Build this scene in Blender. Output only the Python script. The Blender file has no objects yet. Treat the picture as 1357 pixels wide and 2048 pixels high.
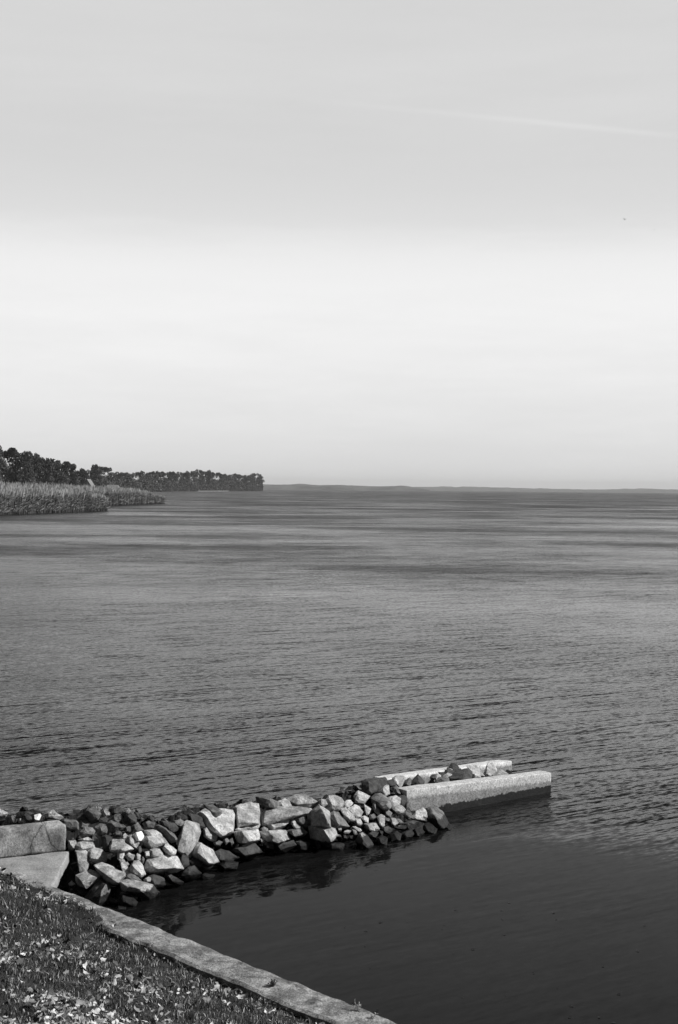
import bpy, bmesh, math, random
import numpy as np
from mathutils import Vector, Matrix, noise
R = math.radians
scene = bpy.context.scene
C = scene.collection

# ------------------------------------------------------------------ camera
EYE = 4.5                       # height of the lens above the water
FPX = 50 / 36 * 2048            # focal length in photograph pixels
pitch, roll = math.atan(46.5 / FPX), R(0.6)
Fw = Vector((0, math.cos(pitch), -math.sin(pitch)))
R0, U0 = Vector((1, 0, 0)), Vector((0, math.sin(pitch), math.cos(pitch)))
Rt = R0 * math.cos(roll) + U0 * math.sin(roll)
Up = U0 * math.cos(roll) - R0 * math.sin(roll)
CAM = Vector((0, 0, EYE))
cd = bpy.data.cameras.new('camera')
cd.lens, cd.sensor_width, cd.sensor_fit = 50, 36, 'AUTO'
cd.clip_start, cd.clip_end = 0.1, 60000
cam = bpy.data.objects.new('camera', cd)
m = Matrix((Rt, Up, -Fw)).transposed().to_4x4()
m.translation = CAM
cam.matrix_world = m
C.objects.link(cam)
scene.camera = cam

# ------------------------------------------------------------------ sky, sun
SUN_EL = R(38)
SUN_DIR = Vector((0.99, -0.04, 0)).normalized() * math.cos(SUN_EL) + Vector((0, 0, math.sin(SUN_EL)))
sun_az = math.atan2(SUN_DIR.x, SUN_DIR.y)
w = bpy.data.worlds.new('World')
scene.world = w
w.use_nodes = True
nt = w.node_tree
nt.nodes.clear()
def N(tree, kind, **kw):
    n = tree.nodes.new(kind)
    for k, v in kw.items():
        setattr(n, k, v)
    return n
def mth(tree, op, a, b=None, c=None, clamp=False):
    n = tree.nodes.new('ShaderNodeMath')
    n.operation = op
    n.use_clamp = clamp
    for i, v in enumerate((a, b, c)):
        if v is None: continue
        if isinstance(v, (int, float)): n.inputs[i].default_value = v
        else: tree.links.new(v, n.inputs[i])
    return n.outputs[0]
def ramp(tree, src, pts, interp='LINEAR'):
    n = tree.nodes.new('ShaderNodeValToRGB')
    cr = n.color_ramp
    cr.interpolation = interp
    while len(cr.elements) < len(pts): cr.elements.new(0.5)
    for e, (p, v) in zip(cr.elements, pts):
        e.position = p
        e.color = (v, v, v, 1)
    tree.links.new(src, n.inputs[0])
    return n.outputs[0]
L = nt.links.new
out = N(nt, 'ShaderNodeOutputWorld')
bg = N(nt, 'ShaderNodeBackground')
bg.inputs['Strength'].default_value = 0.1
sky = N(nt, 'ShaderNodeTexSky', sky_type='NISHITA', sun_disc=False)
sky.sun_elevation = SUN_EL
sky.sun_rotation = sun_az
sky.dust_density = 2.0
sep = N(nt, 'ShaderNodeSeparateColor')
L(sky.outputs[0], sep.inputs[0])                 # red-filtered black and white film: keep the red band
tc = N(nt, 'ShaderNodeTexCoord')
sx = N(nt, 'ShaderNodeSeparateXYZ')
L(tc.outputs['Generated'], sx.inputs[0])
el = sx.outputs['Z']
# thin veil of haze and cirrus standing over the lake
mp = N(nt, 'ShaderNodeMapping')
mp.inputs['Scale'].default_value = (1.2, 1.2, 9)
mp.inputs['Rotation'].default_value = (0, R(2), 0)
L(tc.outputs['Generated'], mp.inputs[0])
cl = N(nt, 'ShaderNodeTexNoise')
cl.inputs['Scale'].default_value = 1.7
cl.inputs['Detail'].default_value = 5
cl.inputs['Roughness'].default_value = 0.55
L(mp.outputs[0], cl.inputs[0])
cl2 = N(nt, 'ShaderNodeTexNoise'); cl2.inputs['Scale'].default_value = 9; cl2.inputs['Detail'].default_value = 8; cl2.inputs['Roughness'].default_value = .7
L(mp.outputs[0], cl2.inputs[0])
elw = mth(nt, 'ADD', el, mth(nt, 'ADD', mth(nt, 'MULTIPLY_ADD', cl.outputs[0], .045, -.0225), mth(nt, 'MULTIPLY_ADD', cl2.outputs[0], .03, -.015)))
veil = ramp(nt, elw, [(0.0, .78), (0.035, .80), (0.08, .86), (0.125, .91), (0.16, .89), (0.19, .70), (0.25, .665), (0.34, .70), (0.46, .52), (0.7, .22), (1.0, .1)], 'B_SPLINE')
wob = mth(nt, 'ADD', mth(nt, 'MULTIPLY_ADD', cl.outputs[0], 0.16, 0.92), mth(nt, 'MULTIPLY_ADD', cl2.outputs[0], .07, -.035))
# faint contrail: a thin straight line in direction space
x_, y_ = sx.outputs['X'], sx.outputs['Y']
cx = mth(nt, 'DIVIDE', x_, y_)
cz = mth(nt, 'DIVIDE', el, y_)
line = mth(nt, 'SUBTRACT', cz, mth(nt, 'MULTIPLY_ADD', cx, -0.0875, 0.2700))
ln = mth(nt, 'MULTIPLY', mth(nt, 'ABSOLUTE', line), 330.0)
ln = mth(nt, 'SUBTRACT', 1.0, ln, clamp=True)
along = ramp(nt, mth(nt, 'MULTIPLY_ADD', cx, 3.0, .12, clamp=True), [(0.0, 0), (0.12, .25), (0.4, .6), (0.6, 1), (0.75, .8), (0.86, 0)])
trail = mth(nt, 'MULTIPLY', mth(nt, 'MULTIPLY', ln, along), 0.05)
hz = mth(nt, 'MULTIPLY_ADD', veil, wob, trail)
hz = mth(nt, 'MULTIPLY', hz, 10.0)
# veil limited to the view side; other sky darkened to cut fill light
az = mth(nt, 'MULTIPLY_ADD', y_, 1.15, 0.03, clamp=True)
fe = ramp(nt, el, [(0.0, 1), (0.36, 1), (0.62, .25), (1.0, .05)])
fac = mth(nt, 'MULTIPLY', az, fe)
mx = N(nt, 'ShaderNodeMix', data_type='FLOAT')
L(fac, mx.inputs[0]); L(mth(nt, 'MULTIPLY', sep.outputs[0], 0.22), mx.inputs[2]); L(hz, mx.inputs[3])
L(mx.outputs[0], bg.inputs['Color'])
L(bg.outputs[0], out.inputs[0])

sl = bpy.data.lights.new('sun', 'SUN')
sl.energy, sl.angle, sl.color = 5.0, R(0.5), (1, 0.995, 0.985)
so = bpy.data.objects.new('sun', sl)
so.rotation_euler = SUN_DIR.to_track_quat('Z', 'Y').to_euler()
so.location = (20, -10, 30)
C.objects.link(so)
scene.view_settings.view_transform = 'Standard'
scene.view_settings.look = 'None'
scene.view_settings.exposure = 0.0
scene.view_settings.gamma = 1

# ------------------------------------------------------------------ helpers
def ray(px, py):
    return Fw + Rt * ((px - 678.5) / FPX) - Up * ((py - 1024) / FPX)
def at(px, py, z):
    v = ray(px, py)
    return CAM + v * ((z - EYE) / v.z)
def far(px, py, d):
    v = ray(px, py)
    return CAM + v * (d / v.y)
def ground_at(px, d, z):
    """point at depth d, height z, in the column of photograph pixel px"""
    p = far(px, 980, d)
    return Vector((p.x, d, z))
def tag(o, label=None, cat=None, group=None, kind=None):
    if label: o['label'] = label
    if cat: o['category'] = cat
    if group: o['group'] = group
    if kind: o['kind'] = kind
    return o
def empty(name, loc):
    o = bpy.data.objects.new(name, None)
    o.location = loc
    o.empty_display_size = 0.2
    C.objects.link(o)
    return o
def link_mesh(name, verts, faces, mat, parent=None, mats=None, idx=None, smooth=False, loc=None):
    me = bpy.data.meshes.new(name)
    if loc is not None:
        verts = [(v[0] - loc[0], v[1] - loc[1], v[2] - loc[2]) for v in verts]
    me.from_pydata([tuple(v) for v in verts], [], faces)
    for mm in (mats or [mat]): me.materials.append(mm)
    if idx is not None: me.polygons.foreach_set('material_index', np.asarray(idx, dtype=np.int32))
    if smooth: me.polygons.foreach_set('use_smooth', [True] * len(me.polygons))
    me.update()
    o = bpy.data.objects.new(name, me)
    if loc is not None: o.location = loc
    C.objects.link(o)
    if parent: o.parent = parent
    return o
def np_mesh(name, V, F, mats, idx=None, parent=None):
    """V (n,3); F (m,k) all faces with the same count"""
    me = bpy.data.meshes.new(name)
    k = F.shape[1]
    me.vertices.add(len(V)); me.vertices.foreach_set('co', V.astype(np.float32).ravel())
    me.loops.add(F.size); me.loops.foreach_set('vertex_index', F.astype(np.int32).ravel())
    me.polygons.add(len(F))
    me.polygons.foreach_set('loop_start', np.arange(0, F.size, k, dtype=np.int32))
    me.polygons.foreach_set('loop_total', np.full(len(F), k, dtype=np.int32))
    for mm in mats: me.materials.append(mm)
    if idx is not None: me.polygons.foreach_set('material_index', idx.astype(np.int32))
    me.update(calc_edges=True)
    me.validate()
    o = bpy.data.objects.new(name, me)
    C.objects.link(o)
    if parent: o.parent = parent
    return o
def new_mat(name):
    m = bpy.data.materials.new(name)
    m.use_nodes = True
    t = m.node_tree
    b = t.nodes['Principled BSDF']
    return m, t, b
def stone_mat(name, lo, hi, scale=9.0, grain=42.0, grain_amt=1.2, wet=None, bump=0.5, rough=0.9, cracks=None, pale_top=None, blotch=None):
    """speckled stone or concrete; wet = height of the dark tide mark"""
    m, t, b = new_mat(name)
    k = t.links.new
    g = N(t, 'ShaderNodeNewGeometry')
    oi = N(t, 'ShaderNodeObjectInfo')
    n1 = N(t, 'ShaderNodeTexNoise'); n1.inputs['Scale'].default_value = scale; n1.inputs['Detail'].default_value = 6
    n1.inputs['Roughness'].default_value = 0.6
    k(g.outputs['Position'], n1.inputs[0])
    n2 = N(t, 'ShaderNodeTexNoise'); n2.inputs['Scale'].default_value = grain; n2.inputs['Detail'].default_value = 4
    n2.inputs['Roughness'].default_value = 0.8
    k(g.outputs['Position'], n2.inputs[0])
    a = ramp(t, n1.outputs[0], [(0.3, lo), (0.48, (lo + hi) / 2), (0.68, hi)])
    v = mth(t, 'MULTIPLY', a, mth(t, 'MULTIPLY_ADD', mth(t, 'SUBTRACT', n2.outputs[0], 0.5), 2.4 * grain_amt, 1.0))
    pit = ramp(t, n2.outputs[0], [(0.30, .45), (0.37, 1.0)])
    v = mth(t, 'MULTIPLY', v, pit)
    v = mth(t, 'MULTIPLY', v, mth(t, 'MULTIPLY_ADD', oi.outputs['Random'], 0.35, 0.82))
    sp = N(t, 'ShaderNodeSeparateXYZ'); k(g.outputs['Position'], sp.inputs[0])
    if blotch:
        nb = N(t, 'ShaderNodeTexNoise'); nb.inputs['Scale'].default_value = blotch[0]; nb.inputs['Detail'].default_value = 3
        k(g.outputs['Position'], nb.inputs[0])
        v = mth(t, 'MULTIPLY', v, ramp(t, nb.outputs[0], [(0.42, blotch[1]), (0.56, 1.0)]))
    if pale_top:                                  # paler towards the upper edge (z0 lower limit, gain)
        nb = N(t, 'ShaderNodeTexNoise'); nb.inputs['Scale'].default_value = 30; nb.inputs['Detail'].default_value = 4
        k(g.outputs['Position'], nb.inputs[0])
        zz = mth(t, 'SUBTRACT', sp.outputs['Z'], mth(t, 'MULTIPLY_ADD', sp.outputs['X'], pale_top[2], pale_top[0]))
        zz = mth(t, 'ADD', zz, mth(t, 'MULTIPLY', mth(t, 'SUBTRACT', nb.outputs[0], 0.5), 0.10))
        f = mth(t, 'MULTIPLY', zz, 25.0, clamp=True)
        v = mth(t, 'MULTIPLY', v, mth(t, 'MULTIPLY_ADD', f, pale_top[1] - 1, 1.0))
    if cracks:
        for (x0, sl_, y1) in cracks:
            nb = N(t, 'ShaderNodeTexNoise'); nb.inputs['Scale'].default_value = 9
            k(g.outputs['Position'], nb.inputs[0])
            d = mth(t, 'SUBTRACT', sp.outputs['X'], mth(t, 'MULTIPLY_ADD', sp.outputs['Z'], sl_, x0))
            d = mth(t, 'ADD', d, mth(t, 'MULTIPLY', mth(t, 'SUBTRACT', nb.outputs[0], 0.5), 0.12))
            d = mth(t, 'ABSOLUTE', d)
            v = mth(t, 'MULTIPLY', v, ramp(t, mth(t, 'MULTIPLY', d, 20.0, clamp=True), [(0.06, .3), (0.14, .8), (0.6, 1.0)]))
    rr = rough
    if wet is not None:
        nb = N(t, 'ShaderNodeTexNoise'); nb.inputs['Scale'].default_value = 14; nb.inputs['Detail'].default_value = 3
        k(g.outputs['Position'], nb.inputs[0])
        zz = mth(t, 'SUBTRACT', sp.outputs['Z'], mth(t, 'MULTIPLY_ADD', mth(t, 'SUBTRACT', nb.outputs[0], 0.5), 0.10, wet))
        f = mth(t, 'MULTIPLY', zz, 70.0, clamp=True)
        v = mth(t, 'MULTIPLY', v, mth(t, 'MULTIPLY_ADD', f, 0.91, 0.09))
        k(mth(t, 'MULTIPLY_ADD', f, rough - 0.5, 0.5), b.inputs['Roughness'])
    else:
        b.inputs['Roughness'].default_value = rr
    b.inputs['Specular IOR Level'].default_value = 0.25
    k(v, b.inputs['Base Color'])
    bp = N(t, 'ShaderNodeBump'); bp.inputs['Strength'].default_value = bump; bp.inputs['Distance'].default_value = 0.02
    n3 = N(t, 'ShaderNodeTexNoise'); n3.inputs['Scale'].default_value = scale * 3.5; n3.inputs['Detail'].default_value = 8
    n3.inputs['Roughness'].default_value = 0.7
    k(g.outputs['Position'], n3.inputs[0])
    k(n3.outputs[0], bp.inputs['Height']); k(bp.outputs[0], b.inputs['Normal'])
    return m
def plain_mat(name, lo, hi, scale=3.0, rough=0.8, spec=0.3, trans=0.0, vary=0.0):
    m, t, b = new_mat(name)
    g = N(t, 'ShaderNodeNewGeometry')
    n1 = N(t, 'ShaderNodeTexNoise'); n1.inputs['Scale'].default_value = scale; n1.inputs['Detail'].default_value = 4
    t.links.new(g.outputs['Position'], n1.inputs[0])
    v = ramp(t, n1.outputs[0], [(0.32, lo), (0.66, hi)])
    if vary:
        oi = N(t, 'ShaderNodeObjectInfo')
        v = mth(t, 'MULTIPLY', v, mth(t, 'MULTIPLY_ADD', oi.outputs['Random'], vary, 1 - vary / 2))
    t.links.new(v, b.inputs['Base Color'])
    b.inputs['Roughness'].default_value = rough
    b.inputs['Specular IOR Level'].default_value = spec
    if trans:
        tr = N(t, 'ShaderNodeBsdfTranslucent'); t.links.new(v, tr.inputs[0])
        ms = N(t, 'ShaderNodeMixShader'); ms.inputs[0].default_value = trans
        o = t.nodes['Material Output']
        t.links.new(b.outputs[0], ms.inputs[1]); t.links.new(tr.outputs[0], ms.inputs[2]); t.links.new(ms.outputs[0], o.inputs[0])
    return m
M = {
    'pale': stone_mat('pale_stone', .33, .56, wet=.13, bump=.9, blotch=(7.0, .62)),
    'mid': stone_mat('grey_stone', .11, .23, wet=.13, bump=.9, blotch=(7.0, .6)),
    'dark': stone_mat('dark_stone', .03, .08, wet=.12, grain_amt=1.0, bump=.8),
    'white': stone_mat('white_stone', .80, .88, wet=None, grain_amt=.05, bump=.15),
    'bed': stone_mat('gap_shade_rubble', .008, .02, scale=14, wet=.10),  # near-black base colour stands in for shade between the rocks
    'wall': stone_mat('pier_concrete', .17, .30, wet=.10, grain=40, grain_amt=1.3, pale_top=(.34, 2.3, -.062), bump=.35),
    'parapet': stone_mat('stained_concrete', .22, .50, scale=6, wet=.12, blotch=(3.2, .55), cracks=[(-2.36, -.55, 0), (-3.30, .3, 0)], bump=.6),
    'slab': stone_mat('worn_concrete', .24, .36, scale=7, grain=55, grain_amt=.9, wet=.12, blotch=(2.0, .8), bump=.5),
    'cap': stone_mat('weathered_cap_concrete', .16, .52, scale=12, grain=60, grain_amt=1.5, wet=.12, blotch=(5.0, .5), bump=1.0),
    'soil': plain_mat('soil', .012, .03, 6),
    'blade': plain_mat('green_grass_blade', .025, .085, 4, .6, .3, .25),
    'dry': plain_mat('dry_grass_blade', .28, .60, 2, .7, .3, .2),
    'leaf1': plain_mat('pale_dead_leaf', .5, .8, 20, .6, .4, .15),
    'leaf2': plain_mat('brown_dead_leaf', .18, .34, 20, .6, .3, .15),
    'leaf3': plain_mat('dark_dead_leaf', .05, .10, 20, .7),
    'bark': plain_mat('bark', .06, .12, 1.0),
    'crown': plain_mat('tree_foliage', .032, .08, .3, .7, .2, .2, 1.0),
    'crown2': plain_mat('tree_foliage_light', .08, .15, .3, .7, .2, .2, 1.0),
    'reed': plain_mat('reed_stem', .06, .15, .5, .8, .2, .2),
    'plume': plain_mat('reed_plume', .28, .50, .4, .9, .2, .3),
    'woods': plain_mat('distant_woodland', .08, .14, .02, .9, .1),
    'sand': plain_mat('shore_sand', .16, .3, .1),
    'land': plain_mat('shore_soil', .05, .10, .2),
    'house': plain_mat('house_paint', .30, .40, 1),
    'roof': plain_mat('roof_shingle', .16, .24, 1),
    'feather': plain_mat('bird_feather', .05, .09, 3),
    'glass': plain_mat('window_glass', .02, .03, 3, .2, .5),
}
# ------------------------------------------------------------------ water
PIER0, PIER1 = Vector((-2.6, 14.2)), Vector((3.17, 21.15))
def water_material():
    m, t, b = new_mat('lake_water')
    k = t.links.new
    g = N(t, 'ShaderNodeNewGeometry')
    sp = N(t, 'ShaderNodeSeparateXYZ'); k(g.outputs['Position'], sp.inputs[0])
    X, Y = sp.outputs['X'], sp.outputs['Y']
    def noise_layer(ang, su, sv, detail, rough=0.5, off=0.0, dist=0.0):
        mp = N(t, 'ShaderNodeMapping')
        mp.vector_type = 'POINT'
        mp.inputs['Rotation'].default_value = (0, 0, -R(ang))
        mp.inputs['Scale'].default_value = (1, 1, 1)
        k(g.outputs['Position'], mp.inputs[0])
        m2 = N(t, 'ShaderNodeMapping')
        m2.inputs['Scale'].default_value = (sv, su, 1)
        m2.inputs['Location'].default_value = (off, off * 1.7, off)
        k(mp.outputs[0], m2.inputs[0])
        n = N(t, 'ShaderNodeTexNoise')
        n.inputs['Scale'].default_value = 1.0
        n.inputs['Detail'].default_value = detail
        n.inputs['Roughness'].default_value = rough
        n.inputs['Distortion'].default_value = dist
        k(m2.outputs[0], n.inputs[0])
        s = N(t, 'ShaderNodeSeparateColor'); k(n.outputs['Color'], s.inputs[0])
        c = lambda o: mth(t, 'SUBTRACT', o, 0.5)
        return c(s.outputs[0]), c(s.outputs[1]), c(s.outputs[2])
    A = noise_layer(33, 8.5, .60, 3, .55, 3.1, .6)      # ripple trains
    A2 = noise_layer(26, 2.0, .24, 2, .5, 9.4, .4)     # longer waves
    B = noise_layer(38, 19, 5.5, 3, .6, 17.0)         # chop
    # sharpen the trains into narrow dark troughs
    def sharp(o, gain):
        return mth(t, 'MULTIPLY', o, gain)
    patch = N(t, 'ShaderNodeTexNoise'); patch.inputs['Scale'].default_value = 1; patch.inputs['Detail'].default_value = 9; patch.inputs['Roughness'].default_value = .74
    mp = N(t, 'ShaderNodeMapping'); mp.inputs['Scale'].default_value = (.022, .036, 1); mp.inputs['Rotation'].default_value = (0, 0, R(-4))
    k(g.outputs['Position'], mp.inputs[0]); k(mp.outputs[0], patch.inputs[0])
    pt = ramp(t, patch.outputs[0], [(0.34, 0.30), (0.47, .85), (0.60, 1.8)])
    # lee of the pier: calm towards the camera
    u = (PIER1 - PIER0).normalized()
    n1 = Vector((-u.y, u.x))
    d1 = mth(t, 'ADD', mth(t, 'MULTIPLY', X, n1.x), mth(t, 'MULTIPLY_ADD', Y, n1.y, -n1.dot(PIER0)))
    n2 = Vector((.52, .85)); tip = Vector((3.2, 20.7))
    d2 = mth(t, 'ADD', mth(t, 'MULTIPLY', X, n2.x), mth(t, 'MULTIPLY_ADD', Y, n2.y, -n2.dot(tip)))
    al = mth(t, 'ADD', mth(t, 'MULTIPLY', X, -u.x / 3), mth(t, 'MULTIPLY_ADD', Y, -u.y / 3, u.dot(PIER1) / 3), clamp=True)
    d1 = mth(t, 'MULTIPLY_ADD', mth(t, 'MULTIPLY', d1, al), 6.0, d1)
    dm = mth(t, 'MAXIMUM', d1, d2)
    mr = N(t, 'ShaderNodeMapRange'); mr.interpolation_type = 'SMOOTHSTEP'
    mr.inputs[1].default_value = -3.2; mr.inputs[2].default_value = 1.6; mr.inputs[3].default_value = .05; mr.inputs[4].default_value = 1
    k(dm, mr.inputs[0])
    lw = N(t, 'ShaderNodeTexNoise'); lw.inputs['Scale'].default_value = .02; lw.inputs['Detail'].default_value = 3
    k(g.outputs['Position'], lw.inputs[0])
    yy = mth(t, 'DIVIDE', 12.8, mth(t, 'MAXIMUM', mth(t, 'MULTIPLY', Y, mth(t, 'MULTIPLY_ADD', lw.outputs[0], .9, .55)), 12.8))
    lane = ramp(t, yy, [(0.0, .62), (.02, .56), (.06, .45), (.09, .40), (.125, .52), (.165, .48), (.22, .29), (.32, .26), (.5, .31), (.75, .36), (1, .38)])
    lane = mth(t, 'MULTIPLY', lane, 2.5)
    nearfac = mth(t, 'DIVIDE', Y, 160.0, clamp=True)
    pt = mth(t, 'MULTIPLY_ADD', mth(t, 'SUBTRACT', pt, 1.0), mth(t, 'MULTIPLY_ADD', nearfac, -.35, 1.0), 1.0)
    amp = mth(t, 'MULTIPLY', mth(t, 'MULTIPLY', mr.outputs[0], pt), lane)
    # slope along the direction the waves travel (world: perpendicular to the crests)
    su = mth(t, 'ADD', sharp(A[0], WAVE[0]), mth(t, 'ADD', sharp(A2[0], WAVE[1]), sharp(B[0], WAVE[2])))
    sv = mth(t, 'ADD', sharp(A[1], WAVE[0] * .5), sharp(B[1], WAVE[2] * .8))
    su = mth(t, 'MULTIPLY', su, amp); sv = mth(t, 'MULTIPLY', sv, amp)
    ca, sa = math.cos(R(33)), math.sin(R(33))
    nx = mth(t, 'SUBTRACT', mth(t, 'MULTIPLY', sv, ca), mth(t, 'MULTIPLY', su, sa))
    ny = mth(t, 'ADD', mth(t, 'MULTIPLY', sv, sa), mth(t, 'MULTIPLY', su, ca))
    cb = N(t, 'ShaderNodeCombineXYZ'); k(nx, cb.inputs[0]); k(ny, cb.inputs[1]); cb.inputs[2].default_value = 1
    nm = N(t, 'ShaderNodeVectorMath', operation='NORMALIZE'); k(cb.outputs[0], nm.inputs[0])
    k(nm.outputs[0], b.inputs['Normal'])
    b.inputs['Base Color'].default_value = (.006, .006, .006, 1)
    k(mth(t, 'MINIMUM', mth(t, 'MULTIPLY_ADD', amp, mth(t, 'MULTIPLY_ADD', nearfac, .13, .095), .03), .6), b.inputs['Roughness'])
    k(mth(t, 'MULTIPLY_ADD', mr.outputs[0], WAVE[4], WAVE[3]), b.inputs['IOR'])
    return m
WAVE = (1.5, .40, 1.7, 1.085, .078)
M['water'] = water_material()
ys = [-60, 0, 8, 14, 20, 30, 60, 150, 400, 1000, 3000, 9000, 14000]
vv, ff = [], []
for y in ys:
    for x in (-9000, -1000, -100, -10, 0, 10, 100, 1000, 9000): vv.append((x, y, 0))
for i in range(len(ys) - 1):
    for j in range(8):
        a = i * 9 + j
        ff.append((a, a + 1, a + 10, a + 9))
tag(link_mesh('water', vv, ff, M['water']), kind='structure')

# ------------------------------------------------------------------ haze
hv = bpy.data.materials.new('air_haze'); hv.use_nodes = True
t = hv.node_tree
t.nodes.remove(t.nodes['Principled BSDF'])
pv = N(t, 'ShaderNodeVolumePrincipled')
pv.inputs['Color'].default_value = (.9, .9, .9, 1)
pv.inputs['Density'].default_value = 7.5e-5
t.links.new(pv.outputs[0], t.nodes['Material Output'].inputs['Volume'])
x0, x1, y0, y1, z0, z1 = -9500, 9500, -100, 14500, -4, 90
hb = link_mesh('haze', [(x0, y0, z0), (x1, y0, z0), (x1, y1, z0), (x0, y1, z0), (x0, y0, z1), (x1, y0, z1), (x1, y1, z1), (x0, y1, z1)],
               [(0, 3, 2, 1), (4, 5, 6, 7), (0, 1, 5, 4), (1, 2, 6, 5), (2, 3, 7, 6), (3, 0, 4, 7)], hv)
tag(hb, kind='stuff')

# ------------------------------------------------------------------ sea wall, lawn
W0 = Vector((-2.62, 13.06)); WU = Vector((.6807, -.7326)); WN = Vector((-.7326, -.6807))
def wl(l, s, z):
    p = W0 + WU * l + WN * s
    return Vector((p.x, p.y, z))
rng = random.Random(4)
# wall: long prism with worn edges, finely divided along its length
prof = [(-.05, -2.0), (-.05, .05), (-.05, .60), (-.05, .765), (-.025, .80), (.10, .806), (.20, .80), (.28, .80), (.31, .785), (.315, .5), (.315, -.5)]
vv, ff = [], []
L0, L1, NL = -9.0, 9.0, 900
for i in range(NL + 1):
    l = L0 + (L1 - L0) * i / NL
    for j, (s, z) in enumerate(prof):
        ds = 0
        dz = noise.noise(Vector((l * 6, s * 9, 3))) * .012 if z > .6 else 0
        if j in (3, 4): ds = noise.fractal(Vector((l * 3.0, 7, j * .2)), 1, 2, 4) * .018 + max(0, noise.noise(Vector((l * 1.7, 2, 0))) - .2) * .06
        if j in (2,): ds = noise.noise(Vector((l * 4, 4, 0))) * .02
        if j in (7, 8): ds = noise.fractal(Vector((l * 2.6, 17, 0)), 1, 2, 4) * .018
        vv.append(wl(l, s + ds, z + dz))
n = len(prof)
for i in range(NL):
    for j in range(n - 1):
        a = i * n + j
        ff.append((a, a + n, a + n + 1, a + 1))
sw = link_mesh('sea_wall', vv, ff, M['cap'])
tag(sw, 'long low concrete sea wall with a worn flat top, running diagonally along the lawn edge', 'sea wall')

def lawn_z(l, s):
    z = .745 + .31 * max(0, s - .34) - .012 * max(0, s - 4) ** 2
    if s > 8: z = min(z, 2.98)
    z = min(z, 2.95)
    b = .05 * noise.noise(Vector((l * .9, s * .9, 0))) + .018 * noise.noise(Vector((l * 4, s * 4, 5)))
    k = min(1, max(0, (s - .3) / .5))
    left = .10 * max(0, min(1, (1.75 - l + .9 * noise.noise(Vector((l * 1.8, s * 3, 9)))) / 1.1)) * (min(1, max(0, (s - .13 - .05 * noise.noise(Vector((l * 4, 1, 1)))) / .05)))      # turf swallows the coping at the left
    return z + b * k + left
NS, NLW = 130, 260
vv, ff = [], []
for i in range(NLW + 1):
    l = -9 + 26 * i / NLW
    for j in range(NS + 1):
        q = j / NS
        s = .01 + 16 * q ** 1.8
        vv.append(wl(l, s, lawn_z(l, s)))
for i in range(NLW):
    for j in range(NS):
        a = i * (NS + 1) + j
        ff.append((a, a + 1, a + NS + 2, a + NS + 1))
tag(link_mesh('lawn_ground', vv, ff, M['soil'], smooth=True), kind='structure')

# grass blades
nr = np.random.default_rng(7)
def vnoise(x, y, f, o):
    return np.array([noise.noise(Vector((a * f, b * f, o))) for a, b in zip(x, y)])
def scatter_blades(n, lr, srange, hmin, hmax, wd, seed, keep=None):
    r = np.random.default_rng(seed)
    l = r.uniform(*lr, n); s = r.uniform(*srange, n)
    if keep is not None:
        q = keep(l, s, r); l, s = l[q], s[q]; n = len(l)
    z = np.array([lawn_z(a, b) for a, b in zip(l, s)])
    x = W0.x + WU.x * l + WN.x * s; y = W0.y + WU.y * l + WN.y * s
    base = np.stack([x, y, z], 1)
    clump = .25 + 1.5 * np.clip(vnoise(l, s, 5, 2) + .5, 0, 1) ** 1.6 + .5 * np.clip(vnoise(l, s, 14, 6), 0, 1)
    h = r.uniform(hmin, hmax, n) * clump
    az = r.uniform(0, 2 * np.pi, n)
    side = np.stack([np.cos(az), np.sin(az), np.zeros(n)], 1) * (wd * r.uniform(.6, 1.3, n))[:, None]
    lean_az = r.uniform(0, 2 * np.pi, n); lean = r.uniform(.1, 1.0, n) * h
    lv = np.stack([np.cos(lean_az) * lean, np.sin(lean_az) * lean, np.zeros(n)], 1)
    up = np.array([0, 0, 1.0])
    mid = base + up * (h * .6)[:, None] + lv * .35
    tip = base + up * (h * .92)[:, None] + lv
    V = np.stack([base - side - up * .01, base + side - up * .01, mid + side * .8, mid - side * .8, tip + side * .12, tip - side * .12], 1).reshape(-1, 3)
    k = np.arange(n)[:, None] * 6
    F = np.concatenate([k + [0, 1, 2, 3], k + [3, 2, 4, 5]], 0)
    return V, F, np.arange(n)
def edge_keep(l, s, r):
    # coping is bare to the right and overgrown to the left
    bare = .34 + .05 * vnoise(l, s, 2.2, 8)
    cover = np.clip((1.9 - l + .8 * vnoise(l, s, 2.5, 77)) / 1.1, 0, 1) * .21
    tuft = np.where(vnoise(l, s, 2.5, 31) > .28, .12, 0)
    keep = (vnoise(l, s, 3.2, 55) > -.30 + .0 * r.random(len(l))) | (r.random(len(l)) < .35)
    keep &= s > bare - cover - tuft
    return keep
V, F, nid = scatter_blades(170000, (-3.5, 6.8), (.04, 4.2), .010, .045, .0032, 11, edge_keep)
nb = len(V) // 6
dry = (nr.random(nb) < .24)
idx = np.concatenate([dry, dry]).astype(np.int32)
g = np_mesh('grass', V, F, [M['blade'], M['dry']], idx)
tag(g, kind='stuff', label='short rough grass with dry blades on the bank', cat='grass')

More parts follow.
